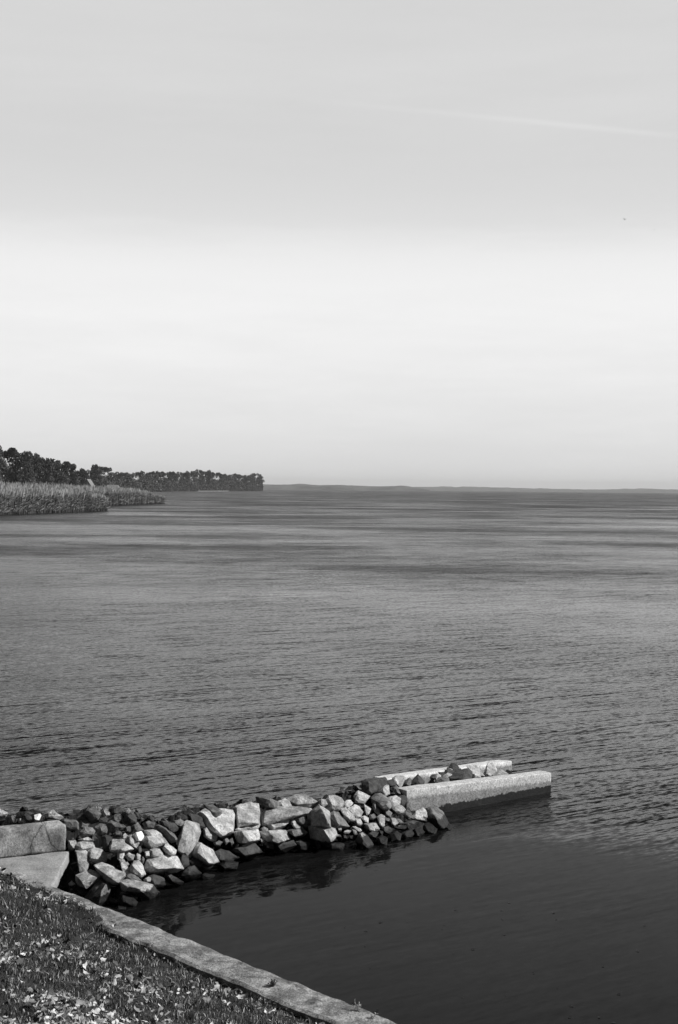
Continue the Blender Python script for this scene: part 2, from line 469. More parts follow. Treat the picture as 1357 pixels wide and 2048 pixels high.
# fallen leaves: lobed, curled
def leaf_mesh(name, n, lr, srange, sz, dens, seed):
    r = np.random.default_rng(seed)
    l = r.uniform(*lr, n); s = r.uniform(*srange, n)
    q = r.random(n) < dens(l, s); l, s = l[q], s[q]; n = len(l)
    z = np.array([lawn_z(a, b) for a, b in zip(l, s)]) + r.uniform(.012, .05, n)
    x = W0.x + WU.x * l + WN.x * s; y = W0.y + WU.y * l + WN.y * s
    K = 11
    th = np.linspace(0, 2 * np.pi, K, endpoint=False)[None, :] + r.uniform(0, 6.28, n)[:, None]
    rad = (np.where(np.arange(K) % 2 == 0, 1.0, .66)[None, :] * r.uniform(.7, 1.15, (n, K)))
    size = (r.uniform(sz[0], sz[1], n) ** 1)[:, None]
    px, py = np.cos(th) * rad * size * r.uniform(.25, .8, n)[:, None], np.sin(th) * rad * size
    curl = r.uniform(-30, 45, n)[:, None]
    pz = curl * px ** 2 + r.uniform(-12, 14, n)[:, None] * py ** 2 + r.normal(0, .10, (n, K)) * size
    P = np.stack([px, py, pz], 2)
    P = np.concatenate([P, np.zeros((n, 1, 3))], 1)
    a, bta, c = r.uniform(0, 6.28, n), r.normal(0, .75, n), r.normal(0, .75, n)
    ca, sa, cb, sb, cc, sc = np.cos(a), np.sin(a), np.cos(bta), np.sin(bta), np.cos(c), np.sin(c)
    X, Y, Z = P[..., 0], P[..., 1], P[..., 2]
    Y, Z = Y * cb[:, None] - Z * sb[:, None], Y * sb[:, None] + Z * cb[:, None]
    X, Z = X * cc[:, None] + Z * sc[:, None], -X * sc[:, None] + Z * cc[:, None]
    X, Y = X * ca[:, None] - Y * sa[:, None], X * sa[:, None] + Y * ca[:, None]
    V = np.stack([X + x[:, None], Y + y[:, None], Z + z[:, None]], 2).reshape(-1, 3)
    k = np.arange(n)[:, None] * (K + 1)
    fs = [k + [i, (i + 1) % K, K] for i in range(K)]
    F = np.stack(fs, 1).reshape(-1, 3)
    tone = r.choice([0, 1, 2], n, p=[.40, .36, .24])
    o = np_mesh(name, V, F, [M['leaf1'], M['leaf2'], M['leaf3']], np.repeat(tone, K))
    return o
def dens(l, s):
    c = .5 + vnoise(l, s, 1.3, 44) * 1.1
    base = np.clip(.09 + .91 * np.clip((s - 1.1) / 1.4, 0, 1), 0, 1)
    d = base * np.clip(c, .12, 1) ** 2.2 * 1.35
    return np.where(s < .34, np.where(l < 1.4, .22, .02), d)
o = leaf_mesh('fallen_leaves', 60000, (-3, 6.8), (.05, 4.2), (.009, .040), dens, 21)
tag(o, kind='stuff', label='curled dry fallen leaves strewn over the grass bank', cat='leaves')
# leaves and specks floating in the lee of the pier
r = np.random.default_rng(5)
fx = r.uniform(.1, 4.5, 70); fy = r.uniform(9.8, 15.5, 70)
keep = (fx + .95 * fy > 11.2) ; fx, fy = fx[keep], fy[keep]; n = len(fx)
K = 6
th = np.linspace(0, 2 * np.pi, K, endpoint=False)[None, :] + r.uniform(0, 6, n)[:, None]
sz = r.uniform(.004, .016, n)[:, None]
V = np.stack([fx[:, None] + np.cos(th) * sz * 1.5, fy[:, None] + np.sin(th) * sz * r.uniform(.4, 1, (n, K)), .004 + r.uniform(0, .006, (n, K))], 2).reshape(-1, 3)
F = np.arange(n * K).reshape(n, K)
o = np_mesh('floating_leaves', V, F, [M['dark']])
tag(o, kind='stuff', label='tiny leaf scraps floating on the calm water', cat='leaves')

# ------------------------------------------------------------------ concrete bodies
def box_body(name, corners, ztop, zbot, mat, label, cat, bev=.02, amp=.006, seg=.05, seed=0, parent=None, round_top=None):
    """corners: 4 (x, y) anticlockwise from above; ztop: 4 heights. Rough concrete block."""
    bm = bmesh.new()
    vb = [bm.verts.new((c[0], c[1], zbot)) for c in corners]
    vt = [bm.verts.new((c[0], c[1], z)) for c, z in zip(corners, ztop)]
    bm.faces.new(vt); bm.faces.new(vb[::-1])
    for i in range(4):
        bm.faces.new((vb[i], vb[(i + 1) % 4], vt[(i + 1) % 4], vt[i]))
    bm.normal_update()
    bmesh.ops.bevel(bm, geom=list(bm.edges), offset=bev, segments=2, profile=.6, affect='EDGES')
    for _ in range(6):
        es = [e for e in bm.edges if e.calc_length() > seg * 1.6]
        if not es: break
        bmesh.ops.subdivide_edges(bm, edges=es, cuts=1, use_grid_fill=True)
    bmesh.ops.triangulate(bm, faces=bm.faces[:])
    for v in bm.verts:
        p = v.co * 4 + Vector((seed, 0, 0))
        d = Vector((noise.noise(p), noise.noise(p + Vector((9, 0, 0))), noise.noise(p + Vector((0, 9, 0)))))
        q = v.co * 17 + Vector((seed, 3, 0))
        d2 = Vector((noise.noise(q), noise.noise(q + Vector((9, 0, 0))), noise.noise(q + Vector((0, 9, 0)))))
        v.co += d * amp + d2 * amp * .5
    me = bpy.data.meshes.new(name)
    loc = Vector((sum(c[0] for c in corners) / 4, sum(c[1] for c in corners) / 4, 0))
    for v in bm.verts: v.co -= loc
    bm.to_mesh(me); bm.free()
    me.materials.append(mat)
    me.polygons.foreach_set('use_smooth', [True] * len(me.polygons))
    o = bpy.data.objects.new(name, me); o.location = loc; C.objects.link(o)
    if label: tag(o, label, cat)
    if parent: o.parent = parent
    return o
# near wall of the outer crib
fa, fb = Vector((.96, 19.3)), Vector((3.215, 21.188))
fu = (fb - fa).normalized(); fn = Vector((-fu.y, fu.x)); T = .23
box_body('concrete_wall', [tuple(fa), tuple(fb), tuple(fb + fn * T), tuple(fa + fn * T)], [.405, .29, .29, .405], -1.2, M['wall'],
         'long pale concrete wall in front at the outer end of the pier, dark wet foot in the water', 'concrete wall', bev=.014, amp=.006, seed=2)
ba, bb = at(770, 1556, .31), at(1018, 1521.5, .19)
bu = Vector((bb.x - ba.x, bb.y - ba.y)).normalized(); bb = bb - Vector((bu.x, bu.y, 0)) * .20; ba = ba - Vector((bu.x, bu.y, 0)) * .25; bn = Vector((bu.y, -bu.x))
ba2, bb2 = Vector((ba.x, ba.y)), Vector((bb.x, bb.y))
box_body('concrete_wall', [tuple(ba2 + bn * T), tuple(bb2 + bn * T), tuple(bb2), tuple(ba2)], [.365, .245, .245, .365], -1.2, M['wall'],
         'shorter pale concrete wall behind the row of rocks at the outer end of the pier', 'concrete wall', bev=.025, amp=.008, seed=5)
# landing: slab and parapet
s1, s2, s3 = at(136, 1702, .8), at(105, 1772, .8), at(0, 1716, .8)
dirp = Vector((s1.x - s3.x, s1.y - s3.y)).normalized()
pl = Vector((s1.x, s1.y)) - dirp * 4.0
nn = Vector((-dirp.y, dirp.x))
if nn.y < 0: nn = -nn
e2 = Vector((s2.x, s2.y)); sld = (Vector((s1.x, s1.y)) - e2)
c1 = Vector((s1.x, s1.y)) + dirp * .0
lp = empty('concrete_landing', (s1.x - 1.0, s1.y - .4, .0))
tag(lp, 'stained concrete landing with a low cracked parapet, at the left edge beside the grass', 'landing')
bpy.context.view_layer.update()
def adopt(o, p):
    o.location = o.location - p.location
    o.parent = p
o = box_body('slab', [tuple(e2 - sld * .35 - dirp * 4), tuple(e2 - sld * .35 - dirp * .0), tuple(c1 + nn * .02 + Vector((.02, 0))), tuple(pl)], [.8] * 4, .68, M['slab'], None, None, bev=.02, amp=.010, seed=8)
adopt(o, lp)
o = box_body('parapet', [tuple(pl + nn * .003), tuple(c1 + nn * .003 - dirp * .01), tuple(c1 + nn * .2 - dirp * .03), tuple(pl + nn * .2)], [1.10, 1.07, 1.08, 1.11], .79, M['parapet'], None, None, bev=.03, amp=.018, seed=12)
adopt(o, lp)

o = box_body('footing', [tuple(e2 - sld * .3 - dirp * 4), tuple(e2 - sld * .3 - dirp * .5), tuple(c1 - dirp * .5 - nn * .002), tuple(pl - nn * .002)], [.675] * 4, -1, M['dark'], None, None, bev=.02, amp=.01, seed=9)  # dark stone colour stands in for the deep shade under the slab
adopt(o, lp)
# ------------------------------------------------------------------ pier of broken rock
def lerp_tab(tab, x):
    if x <= tab[0][0]: return tab[0][1]
    for (a, b), (c, d) in zip(tab, tab[1:]):
        if x <= c: return b + (d - b) * (x - a) / (c - a)
    return tab[-1][1]
YW = [(0, 1760), (130, 1800), (260, 1818), (330, 1785), (400, 1765), (480, 1737), (560, 1714), (640, 1702), (700, 1698), (780, 1690), (850, 1672), (900, 1657), (930, 1648)]
YT = [(0, 1618), (130, 1622), (200, 1612), (270, 1622), (340, 1634), (400, 1608), (460, 1603), (520, 1594), (600, 1590), (640, 1598), (680, 1587), (720, 1570), (800, 1553), (860, 1545), (930, 1535)]
HH = [(0, .85), (300, .78), (400, .66), (500, .6), (650, .58), (750, .52), (820, .46), (930, .40)]
def mound(px, py):
    """point of the rubble slope seen at this pixel of the survey"""
    yw, yt, h = lerp_tab(YW, px), lerp_tab(YT, px), lerp_tab(HH, px)
    if px > 800 and py < 1590 - (px - 800) * .15 and py < 1585: z = .30 - (px - 800) * .0004 + .04
    else: z = h * min(1.08, max(-.15, (yw - py) / (yw - yt)))
    return at(px, py, z)
DARKGAP = []
def rock(name, tone, sil, ridge, depth, label, cat, seed, group, rough=1.0):
    rr = random.Random(seed)
    n = len(sil)
    cx = sum(p[0] for p in sil) / n; cy = sum(p[1] for p in sil) / n
    wpx = max(p[0] for p in sil) - min(p[0] for p in sil); hpx = max(p[1] for p in sil) - min(p[1] for p in sil)
    c = mound(cx, cy)
    D = (c - CAM).length
    mpp = D / FPX
    W, H = wpx * mpp, hpx * mpp
    size = math.sqrt(W * H)
    pts = []
    for (px, py) in sil:
        px2, py2 = cx + (px - cx) * 1.01, cy + (py - cy) * 1.01
        v = ray(px2, py2).normalized()
        dm = (mound(px, py) - CAM).length
        dd = D * .35 + dm * .65
        dd = max(D - size * .8, min(D + size * .8, dd))
        pts.append(CAM + v * dd)
    given = bool(ridge)
    if not ridge:
        d0 = min(W, H) * rr.uniform(.42, .62)
        lx = rr.uniform(-.34, -.12)
        ridge = [(cx + lx * wpx, cy + rr.uniform(-.32, -.15) * hpx, d0 * .8),
                 (cx + (lx + rr.uniform(-.02, .16)) * wpx, cy + rr.uniform(.14, .30) * hpx, d0),
                 (cx + rr.uniform(.22, .34) * wpx, cy + rr.uniform(-.1, .18) * hpx, d0 * rr.uniform(.35, .6))]
    for q in ridge:
        px, py = q[0], q[1]
        d = q[2] if len(q) > 2 else .10
        if given: d *= 2.3
        v = ray(px, py).normalized()
        dm = (mound(px, py) - CAM).length
        dd = max(D - size * .8, min(D + size * .8, D * .35 + dm * .65))
        pts.append(CAM + v * (dd - d))
    dep = depth if depth else max(.09, size * .75)
    back = []
    for (px, py) in sil[::1]:
        k = rr.uniform(.70, .88)
        v = ray(cx + (px - cx) * k, cy + (py - cy) * k).normalized()
        back.append(CAM + v * (D + dep) + Vector((0, 0, -dep * .25)))
    bm = bmesh.new()
    for p in pts + back: bm.verts.new(p)
    res = bmesh.ops.convex_hull(bm, input=bm.verts[:])
    bmesh.ops.delete(bm, geom=[e for e in set(res['geom_interior'] + res['geom_unused']) if isinstance(e, bmesh.types.BMVert)], context='VERTS')
    ctr = sum((v.co for v in bm.verts), Vector()) / len(bm.verts)
    for _k in range(rr.randint(2, 4)):          # knock flat chips off the corners
        dv = Vector((rr.uniform(-.8, .8), rr.uniform(-1.4, -.4), rr.uniform(-.7, .9))).normalized()
        ext = max((v.co - ctr).dot(dv) for v in bm.verts)
        pl_ = ctr + dv * ext * rr.uniform(.84, .95)
        g_ = bmesh.ops.bisect_plane(bm, geom=bm.verts[:] + bm.edges[:] + bm.faces[:], plane_co=pl_, plane_no=dv, clear_outer=True)
        es = [e for e in g_['geom_cut'] if isinstance(e, bmesh.types.BMEdge)]
        if es: bmesh.ops.contextual_create(bm, geom=es)
    bmesh.ops.dissolve_limit(bm, angle_limit=R(9), verts=bm.verts[:], edges=bm.edges[:])
    try:
        bmesh.ops.bevel(bm, geom=list(bm.edges), offset=min(.006, size * .016), segments=1, affect='EDGES', clamp_overlap=True)
    except Exception: pass
    bmesh.ops.triangulate(bm, faces=bm.faces[:])
    seg = max(.014, size * .06)
    for _ in range(3):
        es = [e for e in bm.edges if e.calc_length() > seg * 1.7]
        if not es: break
        bmesh.ops.subdivide_edges(bm, edges=es, cuts=1)
        bmesh.ops.triangulate(bm, faces=bm.faces[:])
    amp = min(.014, size * .026) * rough
    off = Vector((seed * 3.1, seed * 1.7, 0))
    for v in bm.verts:
        for f_, a_ in ((2.2 / max(size, .08), amp), (7 / max(size, .08), amp * .45)):
            q = v.co * f_ + off
            v.co += Vector((noise.noise(q), noise.noise(q + Vector((31, 0, 0))), noise.noise(q + Vector((0, 31, 0))))) * a_
        ds_, _p = noise.voronoi(v.co * (2.6 / size) + off)
        v.co += v.normal * (ds_[0] - .35) * size * .065 * rough
    bm.normal_update()
    loc = sum((v.co for v in bm.verts), Vector()) / len(bm.verts)
    loc.z = min(v.co.z for v in bm.verts)
    for v in bm.verts: v.co -= loc
    me = bpy.data.meshes.new(name)
    bm.to_mesh(me); bm.free()
    me.materials.append(M[tone])
    o = bpy.data.objects.new(name, me); o.location = loc; C.objects.link(o)
    tag(o, label, cat, group)
    return o
T_ = {'p': 'pale', 'm': 'mid', 'd': 'dark', 'w': 'white'}
SMALL = 'small broken stone wedged in a gap of the rubble pier'
# name ; tone ; silhouette ; ridge (x,y,towards-camera m) ; depth ; label
ROCKS = '''
rock;p;-10,1616 3,1618 17,1626 12,1633 0,1635 -10,1635;;;pale flat rock behind the parapet, cut by the left edge of the picture
rock;m;18,1636 24,1631 32,1629 34,1637 30,1646 19,1646;;;upright grey-white rock behind the parapet, next to the leftmost pale flat rock
small_stone;p;36,1638 42,1634 50,1638 49,1645 38,1645;;;
rock;d;47,1630 58,1629 66,1636 68,1643 53,1644;;;black angular rock just left of the bright white block behind the parapet
stone_block;w;69,1630 81,1627 88,1641 71,1642;70,1640,.02;;bright white square block standing behind the parapet top
rock;p;85,1630 98,1624 106,1620 118,1627 128,1635 122,1640 104,1637 90,1635;;;low pale jagged rock just right of the bright white block behind the parapet
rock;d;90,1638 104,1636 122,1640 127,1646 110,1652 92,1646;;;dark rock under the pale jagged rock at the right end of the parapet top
stone_block;m;122,1640 128,1637 152,1640 158,1646 157,1659 129,1659;131,1643,.08 153,1645,.08 155,1657,.08 130,1658,.08;;squared grey block with a pale top edge, touching the right end of the parapet
rock;m;155,1635 166,1629 176,1632 180,1640 165,1643 155,1640;;;flat grey rock in the back row, left end of the dark heap on the pier
rock;m;165,1628 183,1615 191,1616 204,1628 197,1640 182,1645 174,1634;176,1622,.08 190,1630,.12;;pointed grey rock topping the left side of the dark heap
rock;m;160,1641 174,1638 179,1648 172,1657 160,1656;;;grey upright rock between the squared grey block and the dark heap
rock;m;160,1664 170,1653 186,1655 191,1662 187,1669 162,1673;;;squat grey rock in the lower row of the dark heap, leftmost of its three
rock;m;190,1654 200,1647 216,1648 222,1660 217,1670 195,1669;;;five-sided grey rock in the lower row of the dark heap, middle of its three
rock_slab;m;212,1648 222,1640 238,1645 255,1656 246,1660 220,1664;;;flat pointed slab in the lower row of the dark heap, rightmost of its three
rock;d;196,1640 207,1634 217,1636 216,1645 200,1647;;;
rock;p;201,1624 212,1616 222,1621 223,1631 210,1636;;;pale knobbly rock at the summit of the dark heap
rock;d;217,1619 228,1612 243,1614 250,1624 240,1630 224,1627;;;blackest rounded rock crowning the right side of the dark heap
rock;m;220,1638 230,1629 242,1628 248,1637 242,1645 226,1645;;;
rock_slab;m;244,1626 255,1619 270,1622 262,1632 249,1634;;;
rock;d;246,1640 252,1629 266,1623 273,1634 274,1646 257,1651;;;dark rock closing the right end of the heap, above the white drum-shaped stone
small_stone;m;228,1665 238,1661 246,1664 243,1671 231,1671;;;
small_stone;m;250,1655 260,1652 268,1658 262,1665 251,1663;;;
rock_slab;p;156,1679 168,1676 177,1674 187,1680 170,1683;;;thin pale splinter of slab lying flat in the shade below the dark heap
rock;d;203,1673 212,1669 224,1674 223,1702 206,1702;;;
rock;p;148,1690 158,1683 186,1684 190,1694 172,1701 152,1702;;;weathered flat rock beside the corner of the concrete landing
rock;p;137,1682 151,1680 155,1690 147,1699 137,1696;;;pale rock leaning against the end of the parapet
rock;p;151,1702 172,1701 180,1710 177,1735 171,1746 161,1744 156,1725;153,1704,.05 160,1742,.03;;tall pale wedge-shaped stone standing next to the dark gap by the landing
rock;p;174,1702 188,1694 204,1698 215,1710 213,1722 200,1725 183,1722 180,1712;;;rounded pale boulder above the top end of the long sloping block
rock_slab;p;219,1690 226,1679 247,1679 261,1689 268,1698 252,1705 238,1702 222,1704;222,1700,.06 250,1700,.05;.14;broad pale slab shaped like a mushroom cap, below the dark heap
rock;p;237,1701 250,1702 249,1719 244,1723 235,1717;;;short pale stone propping the mushroom-shaped slab
rock;p;239,1719 249,1719 255,1733 263,1750 250,1751 245,1735;;;narrow pale finger of stone pointing down from the mushroom-shaped slab
stone_block;p;189,1731 205,1723 251,1745 251,1754 238,1768 228,1769 208,1762 194,1743;191,1732,.04 207,1748,.08 237,1764,.10 249,1752,.06;.12;long pale rectangular block sloping down to the right, dark underneath, near the landing
rock;p;151,1750 163,1746 182,1739 198,1745 203,1752 198,1762 174,1780 160,1773 154,1764;158,1756,.06 172,1773,.10 199,1752,.05;;big pitted pale rock right above the dark upright slab at the sea wall
small_stone;p;137,1767 144,1761 151,1768 147,1772 139,1772;;;
small_stone;p;138,1779 147,1774 154,1778 153,1787 141,1789;;;
stone_block;m;166,1799 198,1761 217,1768 222,1780 219,1800 204,1816 190,1810;212,1770,.10 189,1808,.16;.14;dark flat-faced slab with a bright edge, tilted against the sea wall
rock;p;215,1797 221,1793 232,1800 238,1806 226,1807;;;
rock_slab;p;238,1762 256,1757 292,1765 307,1771 312,1776 318,1788 300,1797 279,1787 246,1782;241,1764,.04 262,1777,.10 277,1780,.11 304,1772,.05;.12;flat pale slab lying level just above the water, nearest the shore
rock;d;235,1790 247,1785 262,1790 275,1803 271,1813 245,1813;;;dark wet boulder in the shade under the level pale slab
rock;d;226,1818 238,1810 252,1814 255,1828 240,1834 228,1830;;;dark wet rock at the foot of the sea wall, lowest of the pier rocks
rock;d;273,1785 290,1779 312,1778 322,1786 304,1800 284,1800;;;
rock_slab;m;250,1750 262,1747 274,1752 285,1762 272,1761 256,1756;;;
small_stone;p;287,1759 298,1753 306,1757 303,1763 291,1767;;;
rock;d;292,1756 308,1748 328,1756 332,1770 312,1776 300,1768;;;dark wet rock right of the level pale slab, at the waterline
stone_block;w;264,1671 272,1665 283,1663 289,1672 285,1681 276,1684 268,1679;272,1667,.05 277,1681,.05;.13;brilliant white drum-shaped stone on the pier
rock;p;242,1676 251,1666 256,1671 250,1679;;;
rock;p;254,1672 264,1669 279,1686 273,1696 261,1686;;;pale pillar-like stone sloping down, directly left of the white drum-shaped stone
rock;m;265,1651 276,1645 288,1660 280,1664 270,1659;;;grey splinter of rock above the white drum-shaped stone
rock;m;287,1647 298,1641 311,1645 308,1656 290,1658;;;grey rock in the back row, right above the white drum-shaped stone's slab
rock_slab;p;288,1661 306,1658 322,1666 327,1674 313,1676 296,1671;;;thin weathered slab just right of the white drum-shaped stone
rock_slab;p;284,1684 292,1672 310,1669 328,1676 335,1685 315,1695 303,1697 292,1690;;;large weathered pale slab right of and below the white drum-shaped stone
rock_slab;m;311,1652 318,1649 334,1656 348,1667 356,1678 352,1684 342,1681 324,1669;319,1652,.03 336,1662,.04 352,1679,.06;.12;dark plank-like slab with a thin bright upper edge, left of the weathered standing slab
rock;d;318,1641 334,1645 350,1646 358,1656 345,1664 330,1655;;;dark flat rock in the back row behind the plank-like slab
rock;m;348,1642 362,1638 371,1644 362,1652 350,1650;;;
stone_block;p;324,1696 333,1684 354,1700 352,1708 345,1712 333,1710;328,1695,.05 346,1708,.07;;small pale brick-like block next to the foot of the weathered standing slab
rock;p;299,1700 308,1697 320,1698 330,1713 310,1717 300,1714;;;pale squarish rock resting on the wide flat pale boulder
rock;p;288,1732 294,1716 318,1711 328,1715 354,1712 367,1737 345,1739 322,1743 303,1745 290,1740;300,1738,.06 350,1736,.08;;widest pale flat boulder in the left half of the pier
rock;p;257,1737 268,1721 277,1720 287,1732 292,1749 284,1754 272,1750 260,1744;265,1734,.05 280,1750,.04;;pale egg-shaped boulder, dark on its left side, above the level pale slab
rock;p;250,1711 258,1705 270,1710 267,1720 257,1720;;;pale knobbly stone between the mushroom-shaped slab and the egg-shaped boulder
small_stone;p;271,1712 275,1706 282,1710 281,1721 273,1721;;;
small_stone;m;276,1694 282,1692 284,1702 278,1708;;;
small_stone;p;290,1704 299,1702 300,1712 292,1714;;;
small_stone;p;249,1727 255,1723 259,1729 253,1733;;;
small_stone;m;286,1713 290,1718 286,1726 282,1720;;;
rock_slab;p;364,1656 369,1645 374,1641 400,1649 402,1664 394,1677 384,1700 384,1712 362,1708 357,1700 362,1690 358,1680;366,1660,.03 362,1700,.04 384,1660,.06;.12;pitted pale slab standing on edge, left of the big dark-sided squared block
rock;d;374,1627 394,1629 417,1640 418,1658 404,1657 380,1643;400,1640,.02;;black-faced rock behind and between the pitted standing slab and the big squared block
stone_block;p;393,1627 409,1617 434,1620 447,1619 466,1618 470,1627 467,1665 455,1671 442,1674 417,1656 412,1637;396,1629,.06 418,1655,.08 444,1671,.12 464,1662,.08;.22;big pale squared block with a blunt lower corner, right of the pitted standing slab
stone_block;m;407,1608 426,1610 445,1621 446,1631 434,1634 412,1623;443,1624,.10 434,1632,.10;;dark-faced block with one lit side, perched on top of the big pale squared block
rock;p;407,1659 414,1655 437,1669 433,1681 421,1680 408,1670;;;pale broken rock tucked under the big squared block's left corner
small_stone;m;427,1685 438,1681 446,1684 440,1690 430,1690;;;
small_stone;m;446,1680 455,1676 460,1683 452,1689;;;
small_stone;m;459,1679 465,1676 469,1686 463,1690;;;
rock;p;386,1693 393,1685 404,1686 425,1699 439,1724 418,1730 400,1722 384,1710;402,1688,.08 401,1703,.14 418,1727,.12;;half-wet boulder with a pale top and dark lower half, under the big squared block
rock;d;358,1722 367,1708 377,1713 379,1731 368,1736 359,1731;;;dark wet rock below the pitted standing slab
rock;d;378,1722 390,1715 406,1722 404,1733 384,1734;;;
rock;d;362,1751 376,1733 390,1731 404,1746 386,1757 369,1759;;;broad dark wet boulder at the waterline below the pitted standing slab
rock_slab;d;395,1734 414,1729 428,1731 419,1739 404,1741;;;
rock;d;400,1751 411,1746 431,1750 425,1757 407,1760;;;
rock;d;428,1704 442,1698 458,1703 478,1715 462,1724 440,1722;;;dark wet rock at the waterline right of the half-wet boulder
rock_slab;d;328,1745 340,1747 368,1765 361,1770 334,1759;;;dark wet sloping slab below the widest pale boulder
rock;d;438,1728 456,1720 478,1724 474,1738 450,1742;;;
stone_block;p;471,1614 482,1608 499,1605 517,1607 513,1631 521,1647 514,1652 476,1655;474,1617,.04 478,1652,.08 515,1647,.08;.22;tall pale block with a straight left edge, left of the longest slab
rock_slab;p;478,1659 500,1651 521,1648 517,1657 491,1661;;;thin pale slab squeezed beneath the tall straight-edged block
small_stone;p;470,1659 478,1655 484,1658 476,1662;;;
stone_block;p;468,1664 484,1660 516,1659 520,1672 519,1681 492,1687 474,1684;485,1662,.10 492,1686,.12 518,1679,.06;;square pale block with a black left side, directly under the tall straight-edged block
stone_block;d;464,1699 480,1694 512,1687 526,1704 494,1714 478,1709;482,1698,.08 494,1711,.08;;dark wet block at the waterline below the square pale block
rock_slab;p;478,1696 495,1690 509,1686 512,1692 490,1698;;;
stone_block;p;522,1652 524,1629 531,1614 562,1616 594,1613 623,1617 622,1626 588,1636 545,1651;527,1650,.06 590,1630,.08 532,1620,.03;.22;longest pale slab lying lengthwise in the middle of the pier
rock;p;613,1622 623,1618 623,1642 616,1638;;;
rock_slab;p;532,1656 545,1648 579,1636 578,1645 560,1657 548,1661;;;rough pale slab directly under the longest pale slab
rock;m;521,1657 529,1653 537,1658 534,1666 525,1667;;;
stone_block;p;516,1663 536,1661 571,1660 583,1677 557,1686 530,1682;538,1662,.06 557,1684,.13;;pale tilted block with a dark left face, under the longest pale slab
rock;m;571,1662 584,1659 606,1657 616,1665 608,1671 590,1674;585,1662,.07 590,1672,.08;;small wedge-shaped grey rock right of the pale tilted block
rock;m;589,1638 608,1631 620,1641 622,1650 613,1656 602,1649;;;rounded grey cobble under the right end of the longest pale slab
rock_slab;p;580,1643 586,1637 595,1648 607,1656 600,1660 589,1653;;;narrow pale stone just left of the rounded grey cobble
stone_block;m;512,1594 540,1596 557,1602 557,1617 532,1617 514,1608;540,1600,.08 544,1613,.10;;block with a black left face, behind the left end of the longest slab
rock_slab;p;549,1612 556,1602 571,1597 591,1610 586,1617 560,1617;;;pale flat rock in the back row above the middle of the longest slab
rock_slab;p;573,1599 590,1589 612,1589 629,1600 639,1606 622,1615 596,1617 588,1607;;;largest flat rock in the back row, above the right end of the longest slab
small_stone;p;521,1677 528,1678 531,1686 524,1686;;;
rock;d;526,1684 536,1679 548,1690 547,1699 532,1697;;;
rock;d;545,1694 562,1687 588,1680 594,1690 572,1704 550,1706;;;long dark wet rock at the waterline under the pale tilted block
rock;d;590,1684 604,1680 620,1686 616,1700 598,1702;;;
stone_block;p;622,1620 638,1608 660,1623 658,1638 662,1656 640,1657 622,1651;625,1622,.02 650,1631,.12 660,1652,.14;;block with a large jet-black left face and pale sloping top, right of the longest slab
rock;p;637,1602 643,1597 652,1600 656,1608 648,1614 640,1609;;;pale stone perched above the block with the jet-black face
rock;p;651,1601 659,1592 668,1590 683,1595 688,1603 686,1613 678,1619 661,1622 650,1615;;;big rough pale rock forming the top of the pier before the white peak-shaped rock
rock;m;656,1630 668,1622 677,1625 692,1642 700,1653 676,1657 661,1654;;;rough grey textured rock beneath the big rough pale rock
rock;p;685,1606 694,1600 702,1600 707,1606 698,1614 686,1616;;;smooth pale rock on the skyline between the big rough rock and the white peak-shaped rock
rock;p;695,1618 710,1609 720,1614 727,1624 722,1633 711,1636 700,1627;;;round pale cobble with a pitted face below the white peak-shaped rock
rock_slab;p;680,1616 692,1615 708,1633 712,1641 704,1642 690,1628;;;thin slanting pale slab left of the round pitted cobble
rock;p;708,1591 717,1581 741,1592 732,1599 729,1606 712,1605;;;white peak-shaped rock on the skyline left of the dark square boulder
rock;p;711,1637 721,1637 726,1648 720,1652 713,1646;;;
rock;p;721,1634 729,1631 738,1636 737,1646 729,1642;;;
stone_block;p;618,1652 640,1655 662,1654 671,1658 674,1668 672,1680 655,1686 640,1684 622,1676;628,1654,.02 648,1660,.10 657,1684,.14;;lower block with a black left face and pale right side, under the jet-black faced block
small_stone;p;676,1652 684,1655 683,1661 678,1661;;;
small_stone;p;687,1664 695,1660 703,1661 698,1667 689,1667;;;
small_stone;p;705,1659 712,1660 717,1670 711,1672;;;
small_stone;p;672,1668 681,1670 683,1674 675,1673;;;
small_stone;p;687,1670 692,1670 696,1678 690,1677;;;
small_stone;m;697,1671 706,1671 705,1677 699,1677;;;
rock_slab;p;705,1653 711,1653 724,1661 720,1664;;;
rock;d;631,1681 637,1679 643,1693 634,1696;;;
rock;d;650,1691 662,1686 676,1684 690,1688 686,1700 662,1702;;;dark wet rock at the waterline below the lower black-sided block
stone_block;d;724,1566 731,1559 752,1555 772,1555 776,1568 760,1582 741,1590 724,1586;738,1563,.07 739,1588,.09;.2;large dark square boulder on the skyline at the start of the two concrete walls
rock_slab;m;737,1582 745,1572 757,1566 754,1575 742,1588;;;
rock;m;750,1578 760,1570 768,1572 763,1582 753,1586;;;
rock;p;761,1581 769,1570 778,1570 780,1588 770,1593 763,1589;;;pale bumpy rock in front of the large dark square boulder
rock;d;770,1562 784,1558 794,1562 792,1571 774,1571;;;black rock wedged between the dark square boulder and the rear concrete wall
rock_slab;p;784,1555 797,1550 813,1553 806,1566 802,1576 794,1569;;;pale flake of rock at the left end of the rear concrete wall
rock;m;784,1574 795,1572 802,1580 804,1589 792,1587;;;grey triangular rock just left of the near concrete wall's end
rock;m;742,1596 751,1586 761,1586 772,1593 782,1601 785,1614 777,1622 758,1617 745,1606;764,1590,.03 780,1604,.14 777,1619,.16;;rock with a large black left face and a pale rim, below the dark square boulder
rock;p;776,1595 792,1590 801,1597 801,1607 794,1611 791,1621 784,1619 780,1607;;;bright pale rock left of the near concrete wall's end
rock;d;797,1592 811,1590 815,1601 808,1612 798,1609;;;dark faceted rock touching the end of the near concrete wall
rock;p;746,1609 751,1601 758,1602 761,1618 760,1631 752,1626 746,1616;;;tall narrow pale stone standing upright in front of the black-faced rock
